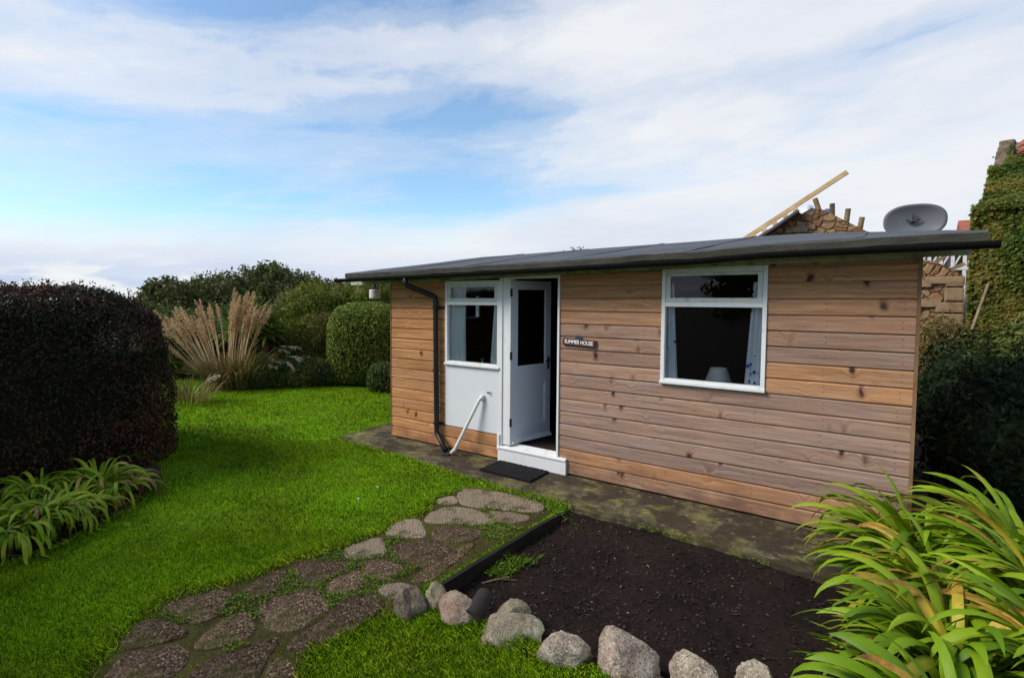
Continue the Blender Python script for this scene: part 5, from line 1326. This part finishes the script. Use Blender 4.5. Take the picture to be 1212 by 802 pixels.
# litter on the bed: bark chips, pebbles, bits of straw
n = 4200; P = np.c_[RNG.uniform(-2.03, .2, n), RNG.uniform(-2.55, -.85, n), np.zeros(n)]
P = P[(RNG.random(n) < np.clip(.95 - (P[:, 0] + 2.03) * .33, .25, 1))]
P[:, 2] = -.095 + .022 * fbm(P, 1.4, 3) + .012 * fbm(np.c_[P[:, :2], P[:, 2] * 0], 9, 4) + .006 + .12 * np.clip(P[:, 0] / .6, 0, 1) + .055 * np.clip((P[:, 1] + 2.6) / 1.7, 0, 1)
V, Fq = leaf_quads(P, np.tile((0, 0, 1.), (len(P), 1)), .022, .013, jitter=.5)
q = P[RNG.random(len(P)) < .12]; V2, F2 = leaf_quads(q + np.array([0, 0, .006]), np.tile((0, 0, 1.), (len(q), 1)), .09, .003, jitter=.3)
Fq = np.vstack([Fq, F2 + len(V)]); V = np.vstack([V, V2])
o = link('bark_litter', np_mesh('bark_litter', V, Fq), L['litter']); tag(o, 'pale bark chips and straw scattered on the dark soil', 'litter', None, 'stuff')
n = 500; P = np.c_[RNG.uniform(-5.3, .1, n), RNG.uniform(-.8, -.03, n), np.full(n, .001)]; P = P[inside(P, STRIP)]
V, Fq = leaf_quads(P, np.tile((0, 0, 1.), (len(P), 1)), .016, .009, jitter=.35); o = link('path_litter', np_mesh('path_litter', V, Fq), L['litter']); tag(o, 'crumbs of dry leaf and grit on the concrete strip', 'litter', None, 'stuff')
# daisies
for px, py in ((447, 576), (424, 590)):
    w = at_z(px, py, .022); mb = MB(); mb.lathe([(.002, 0), (.010, .002), (.010, .004), (.004, .006)], (0, 0, 0), 10); mb.tube([(0, 0, -.03), (0, 0, 0)], .001, 5); o = mb.build('daisy', M['letter']); o.location = tuple(map(float, w)); tag(o, 'tiny white daisy in the lawn', 'daisy', 'daisies in the lawn')

# ------------------------------------------------------------------ sky, sun, camera
CLOUD_OFF = (8.4, .3, 5.2)
SUN_EL, SUN_AZ = rad(41), math.atan2(-.74, -.67)     # azimuth measured clockwise from +Y
to_sun = Vector((math.sin(SUN_AZ) * math.cos(SUN_EL), math.cos(SUN_AZ) * math.cos(SUN_EL), math.sin(SUN_EL)))
W = bpy.data.worlds.new('World'); S.world = W; W.use_nodes = True
t = W.node_tree; t.nodes.clear()
class WN(NT):
    def __init__(self): self.t = t
w = WN()
sky = w.n('ShaderNodeTexSky', sky_type='NISHITA', sun_disc=False); sky.sun_elevation = SUN_EL; sky.sun_rotation = SUN_AZ; sky.air_density = 1.; sky.dust_density = .25; sky.ozone_density = 1.3
co = w.n('ShaderNodeTexCoord').outputs['Generated']
sx = w.n('ShaderNodeSeparateXYZ'); w.lk(co, sx.inputs[0])
zz_ = w.math('MAXIMUM', sx.outputs[2], 0.)
def dotn(v):
    d_ = w.n('ShaderNodeVectorMath', operation='DOT_PRODUCT'); w.lk(co, d_.inputs[0]); d_.inputs[1].default_value = tuple(v); return d_.outputs['Value']
du, dv = dotn(R_), dotn(F_)
# streaky cloud coordinates: long along the horizon, tilted a little
pr = w.n('ShaderNodeCombineXYZ'); w.lk(w.math('MULTIPLY', du, 1.25), pr.inputs[0]); w.lk(w.math('MULTIPLY', dv, 1.25), pr.inputs[1])
w.lk(w.math('MULTIPLY', w.math('SUBTRACT', w.math('POWER', zz_, .8), w.math('MULTIPLY', du, .09)), 4.2), pr.inputs[2])
rot = w.n('ShaderNodeMapping'); w.lk(pr.outputs[0], rot.inputs[0]); rot.inputs['Location'].default_value = CLOUD_OFF
c1 = w.noise(rot.outputs[0], 1.15, 9, .56, .55); c2 = w.noise(rot.outputs[0], 3.6, 8, .62, .4)
c3 = w.noise(rot.outputs[0], 9., 6, .65, .8)
cl = w.math('ADD', w.math('ADD', w.math('MULTIPLY', c1, .56), w.math('MULTIPLY', c2, .28)), w.math('MULTIPLY', c3, .16))
tz = w.math('SUBTRACT', zz_, w.math('MULTIPLY', du, .06))
bands = w.ramp(tz, [(0, .84), (.085, .80), (.125, .66), (.165, .42), (.22, .48), (.255, .55), (.30, .38), (.36, .64), (.42, .60), (.48, .34)])
right = w.ramp(du, [(.05, 0), (.42, .17)])
cl = w.math('ADD', w.math('ADD', cl, w.math('MULTIPLY', w.math('SUBTRACT', bands, .5), .75)), right)
cf = w.ramp(cl, [(.39, .10), (.49, .36), (.58, .72), (.70, .97)], 'EASE')
shade = w.noise(rot.outputs[0], 1.7, 5, .6)
ccol = w.ramp(shade, [(.3, (6.6, 7.2, 8.6)), (.6, (8.2, 8.5, 9.2))])
for e_, v_ in zip(ccol.node.color_ramp.elements, ((4.3, 4.65, 5.4, 1), (5.4, 5.5, 5.7, 1))): e_.color = v_
skyc = w.mix(1., sky.outputs[0], (.84, 1.08, 1.18), 'MULTIPLY')
ccol = w.mix(1., ccol, w.ramp(zz_, [(0, (.72, .78, .92)), (.05, (.80, .85, .97)), (.09, (1., 1., 1.)), (1, (1., 1., 1.))]), 'MULTIPLY')
puff = w.math('MULTIPLY', w.ramp(w.noise(rot.outputs[0], 5.5, 6, .55), [(.50, 0), (.58, 1)]), w.ramp(zz_, [(0, 1), (.045, .9), (.075, 0)]))
ccol = w.mix(puff, ccol, (5.3, 5.4, 5.6))
mixc = w.mix(cf, skyc, ccol)
bg = w.n('ShaderNodeBackground'); w.lk(mixc, bg.inputs[0]); bg.inputs[1].default_value = .1
ow = w.n('ShaderNodeOutputWorld'); w.lk(bg.outputs[0], ow.inputs[0])

sun = bpy.data.lights.new('sun', 'SUN'); sun.energy = 2.6; sun.angle = rad(24); sun.color = (1., .94, .86)
so = bpy.data.objects.new('sun', sun); COL.objects.link(so); so.rotation_euler = (-to_sun).to_track_quat('-Z', 'Y').to_euler(); so.location = (-10, -8, 12)

cam = bpy.data.cameras.new('camera'); cam.sensor_width = 36.; cam.lens = FP / 1212 * 36; cam.shift_x = (606 - CX) / 1212; cam.shift_y = -(401 - CY) / 1212
cam.clip_start = .05; cam.clip_end = 2000
co_ = bpy.data.objects.new('camera', cam); COL.objects.link(co_); co_.location = tuple(EYE)
co_.rotation_euler = Vector(tuple(FD)).to_track_quat('-Z', 'Y').to_euler()
S.camera = co_

S.view_settings.view_transform = 'Standard'; S.view_settings.look = 'None'; S.view_settings.exposure = .7; S.view_settings.gamma = 1.
S.cycles.max_bounces = 6; S.cycles.transparent_max_bounces = 12; S.cycles.use_denoising = True
